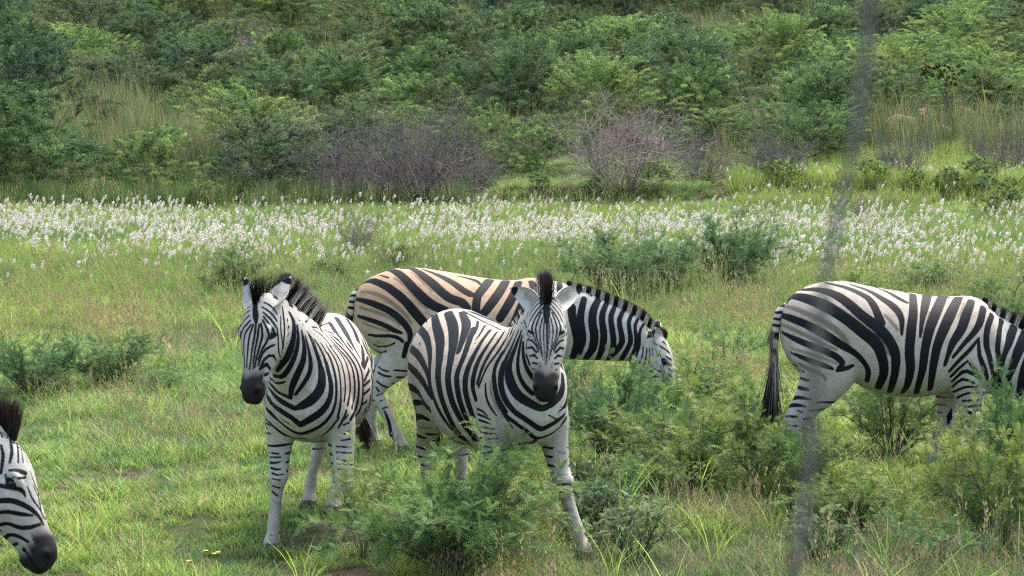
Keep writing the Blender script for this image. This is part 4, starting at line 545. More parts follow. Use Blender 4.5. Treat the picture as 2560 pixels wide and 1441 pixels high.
    Tn = ntop[np.minimum(i0 + 1, m - 1)] - ntop[i0]; Tn /= np.linalg.norm(Tn, axis=1)[:, None] + 1e-9
    L = np.cross(D, Tn); L /= np.linalg.norm(L, axis=1)[:, None]
    w = u / (m - 1)
    P = P + L * r.normal(0, .012, (n, 1)) - D * .012
    D = D + L * r.normal(0, .07, (n, 1)) + Tn * r.normal(-.02, .055, (n, 1)); D /= np.linalg.norm(D, axis=1)[:, None]
    ln = np.interp(w, [0, .08, .3, .7, .9, 1], [.03, mane[1] * .55, mane[1] * .9, mane[1], forelock + .01, forelock]) * (1 + .09 * r.normal(size=n)) + .012
    # colour of each strand follows the stripe at its root
    idx = np.array([bvh.find_nearest(Vector(p))[2] for p in P]); root_st = st[F4[idx, 0]]
    lead = w > .94
    sl = np.concatenate([[0], np.cumsum(np.linalg.norm(np.diff(ntop, axis=0), axis=1))]); sl = sl[i0] * (1 - t[:, 0]) + sl[np.minimum(i0 + 1, m - 1)] * t[:, 0]
    dk = (np.sin(sl / .070 * 6.283) > .0) | lead
    cr = np.where(dk[:, None], np.array([.012, .010, .010]), np.array([.58, .54, .47])); ct = np.tile(np.array([.060, .032, .022]), (n, 1))
    ct = np.where((~dk & (r.rand(n) > .5))[:, None], np.array([.20, .15, .12]), ct)
    me = hair_mesh('mane', P, D, ln, np.full(n, .0036), cr, ct, Tn * .7 + L * .7, 3, L * r.normal(.03, .08, (n, 1))); link('mane', me, root)
    # tail: dock tube and brush
    sx = Z.get('sx', 1); bx, bz = -.695 * sx, 1.13 + Z.get('dz', lambda x: 0)(-.7)
    pts = np.array([(bx + .03, 0, bz), (bx - .022, tail_swing[1] * .1, bz - .03), (bx - .045, tail_swing[1] * .25, bz - .12), (bx - .048 + tail_swing[0] * .2, tail_swing[1] * .5, bz - .27), (bx - .045 + tail_swing[0] * .5, tail_swing[1] * .75, bz - .42)])
    ct_ = crom(pts, 22); Tt = np.gradient(ct_, axis=0); R_ = []
    for j, (p, tt) in enumerate(zip(ct_, Tt)):
        tt = nrm(tt); a = np.array([0, 1., 0]); b = np.cross(tt, a); rr = .036 - .022 * j / 21; R_.append(ring(p, a, b, rr, rr, 14))
    v, f = loft(R_); me = new_mesh('tail', v, f, M_COAT)
    sarr = np.cos(v[:, 2] / .042 * 2 * np.pi) * .008 - .001; fattr(me, 'stripe', sarr); fattr(me, 'shadow_stripe', np.full(len(v), -.05)); cattr(me, 'coat', np.tile(np.array([.55, .50, .44]), (len(v), 1)))
    to = link('tail', me, root)
    n = 900; j = r.randint(7, 22, n); P = ct_[j]; tt = Tt[j] / np.linalg.norm(Tt[j], axis=1)[:, None]
    D = tt + r.normal(0, .10, (n, 3)); D[:, 0] += tail_swing[0] * .5; D[:, 1] += tail_swing[1] * .3; D /= np.linalg.norm(D, axis=1)[:, None]
    ln = np.where(j > 14, .30 + .10 * r.rand(n), .10 + .10 * r.rand(n)); low = (P[:, 2] < bz - .26)
    cr = np.where(low[:, None], np.array([.05, .042, .038]), np.array([.30, .26, .22])); ctp = np.where(low[:, None], np.array([.010, .009, .010]), np.array([.12, .10, .085]))
    me = hair_mesh('tail_brush', P, D, ln, np.full(n, .006), cr, ctp, np.tile(np.array([.6, .6, 0.]), (n, 1)), 5, np.tile(np.array([tail_swing[0] * .3, 0, -.15]), (n, 1))); link('tail_brush', me, to)
    return root
ZEB_ARGS = [
    ('left', dict(tan=.35, mane=(.02, .15), tail_swing=(-.03, .14), forelock=.14)),
    ('centre', dict(tan=.60, mane=(.10, .045), tail_swing=(-.02, 0), forelock=.13)),
    ('grazing', dict(tan=1.0, mane=(.10, .060), tail_swing=(-.05, -.02), forelock=.05)),
    ('right', dict(tan=.45, mane=(.05, .085), tail_swing=(-.03, -.02), forelock=.05)),
    ('near', dict(tan=.35, mane=(.05, .12), tail_swing=(-.05, 0), forelock=.13))]
ZLAB = {
    'left': 'zebra facing us with its head turned down to the left and one foreleg lifted',
    'centre': 'stout zebra facing us squarely, black muzzle hanging, a green shrub at its feet',
    'grazing': 'tan striped zebra grazing side-on behind the two that face the camera',
    'right': 'zebra standing side-on at the right edge, tail hanging, its head out of frame',
    'near': 'zebra at the lower left edge of which only the lowered head shows'}
for key, kw in ZEB_ARGS: build_zebra(key, ZLAB[key], **kw)
# ------------------------------------------------------------------ terrain
def hh(x, y):
    x = np.asarray(x, float); y = np.asarray(y, float)
    und = .025 * np.sin(x * .9 + 1.3) * np.sin(y * .7) + .02 * np.sin(x * .37 - y * .45 + 2)
    und = und * sstep(15.5, 22, y)
    bank = .36 * sstep(-1.2, .2, x) * sstep(44.7, 45.5, y + .35 * np.sin(x * .8)) + .10 * sstep(3, 12, x) * sstep(38, 44.7, y)
    t = np.clip(y - 47.5, 0, None)
    hill = .075 * t + .00048 * t ** 2
    hill = hill * (1 + .10 * np.sin(x * .09 + 1.0)) + .25 * np.sin(x * .31 + y * .11) * sstep(52, 62, y)
    return und + bank + hill - .035 * sstep(12.9, 12.2, y) + .020 * sstep(26, 18, y) * np.sin(x * 6.1 + 1.5 * np.sin(y * 3.7)) * np.sin(y * 6.7 + 1.9 * np.sin(x * 3.1)) * (.5 + .5 * np.sin(x * 1.7 + y * 1.1))
def build_ground():
    xs = np.concatenate([np.linspace(-140, -16, 32, endpoint=False), np.linspace(-16, 16, 260), np.linspace(16, 140, 33)[1:]])
    ys = np.concatenate([np.linspace(-12, 8, 10, endpoint=False), np.linspace(8, 26, 150, endpoint=False), np.linspace(26, 60, 150, endpoint=False), np.linspace(60, 330, 90)])
    X, Y = np.meshgrid(xs, ys); Z = hh(X, Y)
    n, m = X.shape; V = np.stack([X, Y, Z], -1).reshape(-1, 3)
    i = (np.arange(n - 1)[:, None] * m + np.arange(m - 1)[None]).ravel()
    F = np.stack([i, i + 1, i + m + 1, i + m], 1)
    g = NM('earth'); tc = g.n('ShaderNodeTexCoord')
    a = g.noise(.9, 5, tc.outputs['Object']); b = g.noise(9, 5, tc.outputs['Object'], .65)
    c1 = g.ramp(b.outputs[0], [(.3, (.022, .016, .012)), (.55, (.055, .040, .028)), (.75, (.075, .065, .035))])
    c2 = g.ramp(b.outputs[0], [(.3, (.022, .030, .010)), (.7, (.050, .085, .020))])
    g.l(g.mix(g.ramp(a.outputs[0], [(.40, (0, 0, 0)), (.58, (1, 1, 1))]), c1, c2), g.b.inputs['Base Color']); g.b.inputs['Roughness'].default_value = .95
    g.b.inputs['Specular IOR Level'].default_value = .1
    bp = g.n('ShaderNodeBump'); bp.inputs['Strength'].default_value = .8; bp.inputs['Distance'].default_value = .03; g.l(b.outputs[0], bp.inputs['Height']); g.l(bp.outputs[0], g.b.inputs['Normal'])
    o = link('ground', new_mesh('ground', V, F, g.m)); o['kind'] = 'structure'
build_ground()

# ------------------------------------------------------------------ leaves and blades
def leaf_mat(name, tint_lo, tint_hi, inst=False, trans=.35, rough=.55):
    """col attribute x per-plant tint; thin leaves let light through"""
    g = NM(name); a = g.attr('col')
    if inst: f = g.attr('tone', 'INSTANCER').outputs['Fac']
    else: f = g.n('ShaderNodeObjectInfo').outputs['Random']
    c = g.mix(1.0, a.outputs['Color'], g.mix(f, tint_lo, tint_hi), 'MULTIPLY')
    g.l(c, g.b.inputs['Base Color']); g.b.inputs['Roughness'].default_value = rough; g.b.inputs['Specular IOR Level'].default_value = .25
    tr = g.n('ShaderNodeBsdfTranslucent'); g.l(c, tr.inputs[0]); ms = g.n('ShaderNodeMixShader'); ms.inputs[0].default_value = trans
    g.l(g.b.outputs[0], ms.inputs[1]); g.l(tr.outputs[0], ms.inputs[2]); g.l(ms.outputs[0], g.o.inputs[0]); return g.m
M_GRASS = leaf_mat('grass_blade', (.55, .72, .75), (1.45, 1.28, .95), True)
M_PLUME = leaf_mat('plume', (1, 1, 1), (.97, .93, .92), True, .3, .9)
M_LEAF = leaf_mat('leaf', (.68, .74, .72), (1.50, 1.36, 1.0))
M_FEATHER = leaf_mat('feathery_leaf', (.82, .94, 1.0), (1.2, 1.08, .85))
bk = NM('bark'); bn_ = bk.noise(30, 4); bk.l(bk.ramp(bn_.outputs[0], [(.3, (.045, .036, .030)), (.7, (.13, .105, .09))]), bk.b.inputs['Base Color']); bk.b.inputs['Roughness'].default_value = .9; M_BARK = bk.m
tw = NM('dry_twig'); ac = tw.attr('col'); tw.l(ac.outputs['Color'], tw.b.inputs['Base Color']); tw.b.inputs['Roughness'].default_value = .9; M_TWIG = tw.m
def unit(a): return a / (np.linalg.norm(a, axis=-1, keepdims=True) + 1e-9)
def rvec(r, n): return unit(r.normal(size=(n, 3)))
def quads(C, A, B):
    """diamond-ish leaf quads: centre C, half axes A (length) and B (width)"""
    n = len(C); V = np.stack([C - A, C - A * .1 + B, C + A, C - A * .1 - B], 1).reshape(-1, 3)
    return V, np.arange(4 * n).reshape(-1, 4)
def blades(r, P, H, W, lean, col, tipcol, segs=3, droop=.35, tilt=.25):
    """grass blades rooted at P"""
    n = len(P); az = r.rand(n) * 6.283; d = np.stack([np.cos(az), np.sin(az), np.zeros(n)], 1)
    side = np.stack([-np.sin(az + r.normal(0, .9, n)), np.cos(az), np.zeros(n)], 1); side = unit(side)
    up = unit(np.array([0, 0, 1.]) + d * (tilt * r.rand(n))[:, None] + lean)
    V = np.zeros((n, 2 * (segs + 1), 3)); Cc = np.zeros_like(V)
    for k in range(segs + 1):
        t = k / segs; w = W * (1 - t ** 1.6) + .0003
        c = P + up * (H * t)[:, None] + (d * .9 - np.array([0, 0, .35])) * (H * droop * t * t)[:, None]
        V[:, 2 * k] = c - side * (w / 2)[:, None]; V[:, 2 * k + 1] = c + side * (w / 2)[:, None]
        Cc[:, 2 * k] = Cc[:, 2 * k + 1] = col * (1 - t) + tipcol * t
    b = (np.arange(n) * 2 * (segs + 1))[:, None]
    F = np.concatenate([b + np.array([2 * k, 2 * k + 1, 2 * k + 3, 2 * k + 2]) for k in range(segs)])
    return V.reshape(-1, 3), F, Cc.reshape(-1, 3)
class Acc:
    def __init__(s): s.V, s.F, s.C, s.o = [], [], [], 0
    def add(s, V, F, C):
        C = np.asarray(C, float)
        if C.ndim == 1: C = np.tile(C, (len(V), 1))
        s.V.append(V); s.F.append(np.asarray(F) + s.o); s.C.append(C); s.o += len(V)
    def mesh(s, name, mat, smooth=False):
        me = new_mesh(name, np.vstack(s.V), np.vstack(s.F), mat, smooth); cattr(me, 'col', np.vstack(s.C)); return me
def tubes(paths, sides=4):
    """paths: list of (k,4) x,y,z,r -> V,F (quads)"""
    V = []; F = []; o = 0
    for p in paths:
        p = np.asarray(p, float); k = len(p); t = np.gradient(p[:, :3], axis=0); t = unit(t)
        ref = np.where(np.abs(t[:, 2:3]) > .9, np.array([[1., 0, 0]]), np.array([[0, 0, 1.]]))
        a = unit(np.cross(t, ref)); b = np.cross(t, a); th = np.arange(sides) / sides * 2 * np.pi
        rg = p[:, None, :3] + (np.cos(th)[None, :, None] * a[:, None] + np.sin(th)[None, :, None] * b[:, None]) * p[:, 3][:, None, None]
        V.append(rg.reshape(-1, 3)); i = np.arange(k - 1)[:, None] * sides; j = np.arange(sides)[None]; j2 = (j + 1) % sides
        F.append(np.stack([i + j, i + j2, i + sides + j2, i + sides + j], -1).reshape(-1, 4) + o); o += k * sides
    return np.vstack(V), np.vstack(F)

# ------------------------------------------------------------------ grass: tufts scattered by geometry nodes (nobody could count it)
G1 = np.array([.135, .232, .060]); G2 = np.array([.250, .375, .092]); GD = np.array([.066, .130, .044]); DRY = np.array([.380, .340, .215]); PUR = np.array([.210, .165, .120]); BLU = np.array([.075, .150, .060])
def mixc(r, n, cols, jit=.18):
    cols = np.array(cols); c = cols[r.randint(0, len(cols), n)] * (1 + r.normal(0, jit, (n, 1))); return np.clip(c, .004, 1)
def tuft(seed, n, rad, h, w, cols, tips, droop=.35, tilt=.35, segs=3, hj=.3):
    r = np.random.RandomState(seed); a = r.rand(n) * 6.283; q = rad * np.sqrt(r.rand(n))
    P = np.stack([q * np.cos(a), q * np.sin(a), np.full(n, -.01)], 1)
    H = h * (1 + hj * r.normal(size=n)).clip(.3, 1.8)
    return blades(r, P, H, w * (.7 + .6 * r.rand(n)), np.zeros(3), mixc(r, n, cols), mixc(r, n, tips), segs, droop, tilt)
def seed_stalks(seed, n, rad, h, col, head, hw=.004, hl=.06):
    r = np.random.RandomState(seed); a = r.rand(n) * 6.283; q = rad * np.sqrt(r.rand(n)); A = Acc()
    P = np.stack([q * np.cos(a), q * np.sin(a), np.zeros(n)], 1); L = rvec(r, n) * .16; L[:, 2] = 1; L = unit(L); H = h * (.7 + .5 * r.rand(n))
    V, F, C = blades(r, P, H, np.full(n, .0025), np.zeros(3), mixc(r, n, [col]), mixc(r, n, [col]), 3, .12, .2); A.add(V, F, C)
    T_ = V.reshape(n, -1, 3)[:, -1]
    for k in range(7):
        c = T_ + L * (hl * (k / 6 - .7)) + r.normal(0, hw, (n, 3))
        v, f = quads(c, unit(L + rvec(r, n) * .5) * .011, rvec(r, n) * hw); A.add(v, f, np.repeat(mixc(r, n, [head]), 4, 0))
    return A
TUFTS = bpy.data.collections.new('grass_tufts')              # source shapes, not linked to the scene
def src(name, me):
    o = bpy.data.objects.new(name, me); return o
def mk_tuft(name, *layers):
    A = Acc()
    for l in layers:
        if isinstance(l, Acc): A.add(np.vstack(l.V), np.vstack(l.F), np.vstack(l.C))
        else: A.add(*l)
    return A.mesh(name, M_GRASS)
def scatter(name, P, rot, scl, idx, tone, sources, label):
    """one object: instances of the source tufts on its points"""
    col = bpy.data.collections.new(name + '_sources')
    for k, me in enumerate(sources):
        o = bpy.data.objects.new('%s_%02d' % (name, k), me); col.objects.link(o)
    me = bpy.data.meshes.new(name); me.vertices.add(len(P)); me.vertices.foreach_set('co', np.asarray(P, np.float32).ravel())
    fattr(me, 'rz', rot); fattr(me, 'scl', scl); fattr(me, 'tone', tone)
    a = me.attributes.new('idx', 'INT', 'POINT'); a.data.foreach_set('value', np.asarray(idx, np.int32))
    o = link(name, me); ng = bpy.data.node_groups.new(name, 'GeometryNodeTree')
    ng.interface.new_socket('Geometry', in_out='INPUT', socket_type='NodeSocketGeometry'); ng.interface.new_socket('Geometry', in_out='OUTPUT', socket_type='NodeSocketGeometry')
    N = ng.nodes.new; L = ng.links.new; gi, go = N('NodeGroupInput'), N('NodeGroupOutput')
    iop = N('GeometryNodeInstanceOnPoints'); ci = N('GeometryNodeCollectionInfo'); ci.inputs['Collection'].default_value = col
    ci.inputs['Separate Children'].default_value = True; ci.inputs['Reset Children'].default_value = True
    mp = N('GeometryNodeMeshToPoints'); L(gi.outputs[0], mp.inputs['Mesh']); L(mp.outputs[0], iop.inputs['Points']); L(ci.outputs[0], iop.inputs['Instance'])
    iop.inputs['Pick Instance'].default_value = True
    def at_(nm, ty='FLOAT'):
        n_ = N('GeometryNodeInputNamedAttribute'); n_.data_type = ty; n_.inputs['Name'].default_value = nm; return n_.outputs[0]
    L(at_('idx', 'INT'), iop.inputs['Instance Index'])
    cx = N('ShaderNodeCombineXYZ'); L(at_('rz'), cx.inputs[2]); e2 = N('FunctionNodeEulerToRotation'); L(cx.outputs[0], e2.inputs[0]); L(e2.outputs[0], iop.inputs['Rotation'])
    L(at_('scl'), iop.inputs['Scale']); L(iop.outputs[0], go.inputs[0])
    md = o.modifiers.new('scatter', 'NODES'); md.node_group = ng
    tag(o, label, 'grass' if 'plume' not in name else 'plume grass', kind='stuff'); return o
def ground_hit_(px, py):
    d = ray_dir(px, py); t = -CAM_H / d.z; return d.x * t, d.y * t
def patch(x, y, f, seed):
    r = np.random.RandomState(seed); o = 0
    for k in range(5):
        a = r.rand() * 6.28; q = f * (1 + .55 * k); o = o + np.sin((x * np.cos(a) + y * np.sin(a)) * q + 2.2 * np.sin((x * np.sin(a) - y * np.cos(a)) * q * .6 + r.rand() * 6) + r.rand() * 6.28) / (1 + .4 * k)
    return o / 2.6
def rand_trap(r, n, y0, y1, k=.30, m=2.4):
    """points in the wedge the camera sees, with a margin each side, even per ground area"""
    y = np.sqrt(r.rand(n) * ((y1 + m / k) ** 2 - (y0 + m / k) ** 2) + (y0 + m / k) ** 2) - m / k
    x = (r.rand(n) * 2 - 1) * (k * y + m); return x, y
SOIL = [(*ground_hit_(px, py), q) for px, py, q in [(320, 1185, .16), (420, 1268, .10), (260, 1262, .07), (540, 1215, .09), (640, 1190, .08), (520, 1300, .13), (430, 1320, .10), (300, 1330, .08), (770, 1345, .20), (700, 1395, .12), (150, 1230, .08), (560, 1120, .08), (1180, 1165, .14), (1690, 1240, .18), (2000, 1290, .16)]]
def grass_all():
    r = np.random.RandomState(5)
    S = []
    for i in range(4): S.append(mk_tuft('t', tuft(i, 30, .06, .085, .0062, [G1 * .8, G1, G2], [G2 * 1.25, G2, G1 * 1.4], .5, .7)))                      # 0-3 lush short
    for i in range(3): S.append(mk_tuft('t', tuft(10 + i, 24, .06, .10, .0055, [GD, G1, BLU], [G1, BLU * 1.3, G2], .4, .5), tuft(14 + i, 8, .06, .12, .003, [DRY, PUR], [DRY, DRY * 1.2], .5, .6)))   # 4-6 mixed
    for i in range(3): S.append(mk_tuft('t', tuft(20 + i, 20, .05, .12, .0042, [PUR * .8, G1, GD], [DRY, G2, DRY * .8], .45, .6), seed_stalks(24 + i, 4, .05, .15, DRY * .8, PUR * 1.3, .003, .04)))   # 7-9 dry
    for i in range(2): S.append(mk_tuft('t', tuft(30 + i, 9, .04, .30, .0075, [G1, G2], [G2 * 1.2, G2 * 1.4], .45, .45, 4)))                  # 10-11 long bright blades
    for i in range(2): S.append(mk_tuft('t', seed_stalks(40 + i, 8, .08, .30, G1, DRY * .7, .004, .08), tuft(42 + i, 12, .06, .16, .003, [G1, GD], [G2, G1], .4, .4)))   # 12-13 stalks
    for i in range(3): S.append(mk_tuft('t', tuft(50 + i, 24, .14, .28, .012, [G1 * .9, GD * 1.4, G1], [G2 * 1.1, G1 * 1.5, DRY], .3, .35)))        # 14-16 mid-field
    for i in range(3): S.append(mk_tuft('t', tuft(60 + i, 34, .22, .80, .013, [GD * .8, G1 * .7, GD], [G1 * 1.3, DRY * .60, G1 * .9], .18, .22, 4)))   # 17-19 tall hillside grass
    # near field
    n = 42000; x, y = rand_trap(r, n, 9.6, 24)
    d = patch(x, y, .9, 1); e = patch(x, y, 2.6, 2); g = patch(x, y, .35, 3)
    dryness = .02 + .40 * sstep(13.6, 11.6, y) * sstep(-2.2, 1.0, x + 0 * y) + .35 * d + .35 * e * .5 + .10 * sstep(18, 22, y)
    dryness -= .30 * sstep(-.6, -2.5, x) * sstep(15, 13, y)
    u = r.rand(n); idx = np.where(u < np.clip(dryness * .75, 0, .9), 7 + r.randint(0, 3, n), np.where(u < np.clip(dryness * .75, 0, .9) + .30, 4 + r.randint(0, 3, n), r.randint(0, 4, n)))
    bare = (e + .5 * d < -.70) & (r.rand(n) < .85)                  # small patches of open soil
    idx = np.where((r.rand(n) < .003 + .03 * (x > .5) * (y < 14)), 10 + r.randint(0, 2, n), idx); idx = np.where(r.rand(n) < .010 + .008 * (x > 0), 12 + r.randint(0, 2, n), idx)
    for sx_, sy_, sr in SOIL: bare = bare | (((x - sx_) / sr) ** 2 + ((y - sy_) / (sr * 1.3)) ** 2 < 1 + .5 * r.normal(size=n))
    k = ~bare; x, y, idx, g, e = x[k], y[k], idx[k], g[k], e[k]; n = len(x)
    scl = (.75 + .5 * r.rand(n)) * (1 + .25 * sstep(14, 22, y)) * (1 + .55 * e) * np.where((x < -.3) & (y < 14.5) & (idx < 7), .85, 1.0)
    tone = np.clip(.5 + .35 * g + .45 * e + .25 * r.normal(size=n), 0, 1)
    P = np.stack([x, y, hh(x, y) - .012], 1)
    # mid field
    n2 = 21000; x2, y2 = rand_trap(r, n2, 22, 45.5); d2 = patch(x2, y2, .5, 4); u = r.rand(n2)
    u = np.where((y2 > 29) & (u > .55) & (u < .78) & (r.rand(n2) < .85), .3, u); i2 = np.where(u < .55, 14 + r.randint(0, 3, n2), np.where(u < .62 + .12 * d2, 7 + r.randint(0, 3, n2), np.where(u < .78, 12 + r.randint(0, 2, n2), r.randint(0, 4, n2))))
    s2 = np.where(i2 < 14, 1.7, .85 - .42 * sstep(31, 41, y2)) * (.75 + .5 * r.rand(n2)) * np.where(y2 < 30, .8, 1); P2 = np.stack([x2, y2, hh(x2, y2) - .01], 1); t2 = np.clip(.62 + .3 * d2 + .15 * r.normal(size=n2), 0, 1)
    # the bank and the strip at the foot of the hill
    n3 = 9000; x3, y3 = rand_trap(r, n3, 44.0, 52, .30, 4); kk = (x3 > -.8) | ((y3 < 47.5) & (r.rand(n3) < .75)); x3, y3 = x3[kk], y3[kk]; n3 = len(x3); u = r.rand(n3)
    right = x3 > -.8; i3 = np.where(right, np.where(x3 > 4.6, 14 + r.randint(0, 3, n3), r.randint(0, 7, n3)), 17 + r.randint(0, 3, n3))
    s3 = np.where(i3 < 14, 1.4, np.where(i3 < 17, 1.1, .55)) * (.7 + .5 * r.rand(n3)); P3 = np.stack([x3, y3, hh(x3, y3) - .01], 1); t3 = np.clip(.45 + .45 * (x3 > 4.2) + .15 * r.normal(size=n3), 0, 1)
    Pp = np.vstack([P, P2, P3]); ii = np.concatenate([idx, i2, i3]); ss = np.concatenate([scl, s2, s3]); tt = np.concatenate([tone, t2, t3])
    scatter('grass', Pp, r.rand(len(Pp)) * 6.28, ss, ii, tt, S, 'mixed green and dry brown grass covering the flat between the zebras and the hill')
    # tall straw and green grass on the hillside, thick in the open gaps on the left
    n4 = 9000; x4, y4 = rand_trap(r, n4, 50, 112, .30, 4); gap = GAP(x4, y4)
    k = r.rand(n4) < .25 + .75 * gap; x4, y4, gap = x4[k], y4[k], gap[k]; n4 = len(x4)
    P4 = np.stack([x4, y4, hh(x4, y4) - .02], 1)
    scatter('tall_grass', P4, r.rand(n4) * 6.28, (1.0 + .5 * r.rand(n4)) * (1 + .2 * gap), 17 - 17 + r.randint(0, 3, n4), np.clip(.55 + .3 * r.normal(size=n4), 0, 1), [mk_tuft('t', tuft(70 + i, 34, .22, .66, .014, [G1 * .7, DRY * .45, GD], [DRY * .72, G1 * 1.05, DRY * [.62, .60, .66]], .18, .22, 4)) for i in range(3)], 'tall pale green and straw coloured grass in the gaps between the hillside bushes')
def gap_at(px, py, Y): 
    p = at(px, py, Y); return p.x
GAPS = []   # (x, y, rx, ry) openings between the bushes, where tall grass or boulders show
def GAP(x, y):
    g = np.zeros(np.shape(x))
    for gx, gy, rx, ry in GAPS: g = np.maximum(g, sstep(1.25, .8, np.sqrt(((x - gx) / rx) ** 2 + ((y - gy) / ry) ** 2)))
    return g
def ground_hit(px, py):
    """where the sight line of a picture point meets the ground"""
    d = ray_dir(px, py); ts = np.linspace(8, 260, 6000) / d.y
    z = CAM_H + d.z * ts; g = hh(d.x * ts, d.y * ts); k = np.nonzero(z <= g)[0]
    k = k[0] if len(k) else -1; return d.x * ts[k], d.y * ts[k]
for px, py, rx, ry in [(110, 250, 3.2, 5), (440, 330, 4.0, 5.0), (330, 420, 1.8, 2.5), (1010, 45, 3.5, 4), (1290, 60, 4.5, 3), (2400, 330, 2.6, 3.0), (100, 90, 2, 3), (1880, 70, 3, 4)]:
    gx, gy = ground_hit(px, py + 40); GAPS.append((gx, gy, rx, ry))
grass_all()
def plumes():
    """white cottony flower spikes in a band across the flat"""
    r = np.random.RandomState(9); S = []
    for i in range(6):
        A = Acc(); h = .34 + .14 * r.rand(); lean = (r.rand() - .2) * .35
        p = np.array([0, 0, 0.]); V, F, C = blades(r, np.array([[0, 0, 0.]]), np.array([h]), np.array([.004]), np.zeros(3), np.array([G1]), np.array([DRY * .8]), 3, .1, .05); A.add(V, F, C)
        n = 34; t = r.rand(n); L = .055 + .035 * r.rand(); bendx = lean
        c = np.stack([bendx * L * t * (1 + t), .0 * t, h - .03 + L * t], 1) + r.normal(0, .010, (n, 3)) * (1.2 - np.abs(t - .4))[:, None]
        d = unit(rvec(r, n) * .8 + np.array([bendx, 0, .9])); v, f = quads(c, d * .020, unit(np.cross(d, rvec(r, n))) * .0075)
        A.add(v, f, np.repeat(mixc(r, n, [(.80, .78, .73), (.74, .68, .60)] if i % 3 else [(.72, .66, .56), (.80, .76, .68)], .06), 4, 0)); S.append(A.mesh('plume', M_PLUME))
    n = 25000; x, y = rand_trap(r, n, 25, 41.5 , .30, 4)
    px = x / y * F_PX + 1280; py = 198 + (2.6 - .25) / y * F_PX
    # the band is fullest between these picture heights and thins out towards the viewer
    mid = np.interp(px, [0, 600, 1280, 1900, 2560], [568, 590, 582, 592, 620]); wid = np.interp(px, [0, 1280, 2560], [56, 62, 56])
    wid = np.where(py > mid, wid * .80, wid); dn = np.exp(-((py - mid) / wid) ** 2 * 1.5) * (.60 + .85 * patch(x, y, .8, 12) + .3 * patch(x, y, 3.1, 13)) + .05 * (py < 690)
    dn = np.where((px > 1780) & (py < 560), dn * .8 + .08, dn)
    k = r.rand(n) < np.clip(dn, 0, 1); x, y = x[k], y[k]; n = len(x)
    P = np.stack([x, y, hh(x, y)], 1)
    n5 = 200; x5 = r.uniform(4.4, 14, n5); y5 = r.uniform(44.5, 47, n5); P = np.vstack([P, np.stack([x5, y5, hh(x5, y5)], 1)]); n = len(P)
    scatter('plume_grass', P, r.normal(0, .5, n), .50 + .45 * r.rand(n), r.randint(0, 6, n), r.rand(n), S, 'band of white cottony grass plumes across the flat below the hill')
plumes()
# ------------------------------------------------------------------ bushes and trees of the hillside
def stems(r, n, h, spread, rad, k=7, wig=.05):
    P = []
    for i in range(n):
        a = r.rand() * 6.283; tip = np.array([np.cos(a), np.sin(a), 0]) * spread * (.35 + .65 * r.rand()); t = np.linspace(0, 1, k)[:, None]
        p = np.array([0, 0, -.1]) + np.array([np.cos(a), np.sin(a), 0]) * .06 + tip * t ** 1.25 + np.array([0, 0, 1]) * (h * (.7 + .3 * r.rand()) + .1) * t ** .9
        p = p + np.cumsum(r.normal(0, wig, (k, 3)) * [1, 1, .4], 0) * np.minimum(t * 3, 1); P.append(np.column_stack([p, rad * (1 - .75 * t[:, 0]) * (.7 + .5 * r.rand())]))
    return P
def crown(seed, R0, H, zlo, nspray, nleaf, size, cols, flat=.35, dens_top=1.0, lumps=7):
    """many small leaf faces in flattened sprays spread through a lumpy dome"""
    r = np.random.RandomState(seed); A = Acc()
    lc = np.stack([r.normal(0, R0 * .36, lumps), r.normal(0, R0 * .36, lumps), zlo + (H - zlo) * (.06 + .68 * r.rand(lumps) ** .9)], 1); lr = R0 * (.34 + .22 * r.rand(lumps)); lc[:, 2] = np.minimum(lc[:, 2], zlo + (H - zlo) * .8 * np.sqrt(np.clip(1.05 - (lc[:, 0] ** 2 + lc[:, 1] ** 2) / R0 ** 2, .1, 1)))
    for s in range(nspray):
        j = r.randint(lumps); d = rvec(r, 1)[0]; d[2] = abs(d[2]) * 1.0 - .25; d = d / np.linalg.norm(d)
        rr = lr[j] * (.55 + .5 * r.rand() ** .6); c = lc[j] + d * rr * np.array([1, 1, .75])
        if c[2] < .04: continue
        out = unit(np.array([c[0], c[1], .15 + 1.0 * r.rand() * max(0, c[2])])); side = unit(np.cross(out, [0, 0, 1.])); nn = np.cross(side, out)
        nl = int(nleaf * (.6 + .8 * r.rand())); L = (.32 + .30 * r.rand()) * R0 * .27
        u = r.rand(nl); v = r.normal(0, .33, nl) * (1.1 - .6 * u); w = r.normal(0, .10, nl) * flat * 2.2
        p = c + np.outer(u * L * 1.3, out) + np.outer(v * L, side) + np.outer(w * L, nn) - np.outer((u ** 2) * L * .25, [0, 0, 1.])
        nrmv = unit(np.array([0, 0, 1.]) + rvec(r, nl) * 1.05); ax = unit(np.cross(nrmv, rvec(r, nl)))
        sz = size * (.6 + .8 * r.rand(nl))
        vq, fq = quads(p, ax * sz[:, None], np.cross(nrmv, ax) * (sz * .48)[:, None])
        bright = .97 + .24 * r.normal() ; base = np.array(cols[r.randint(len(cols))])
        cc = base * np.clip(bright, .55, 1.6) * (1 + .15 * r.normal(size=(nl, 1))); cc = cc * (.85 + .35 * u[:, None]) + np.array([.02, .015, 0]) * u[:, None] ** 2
        A.add(vq, fq, np.repeat(np.clip(cc, .005, 1), 4, 0))
    return A
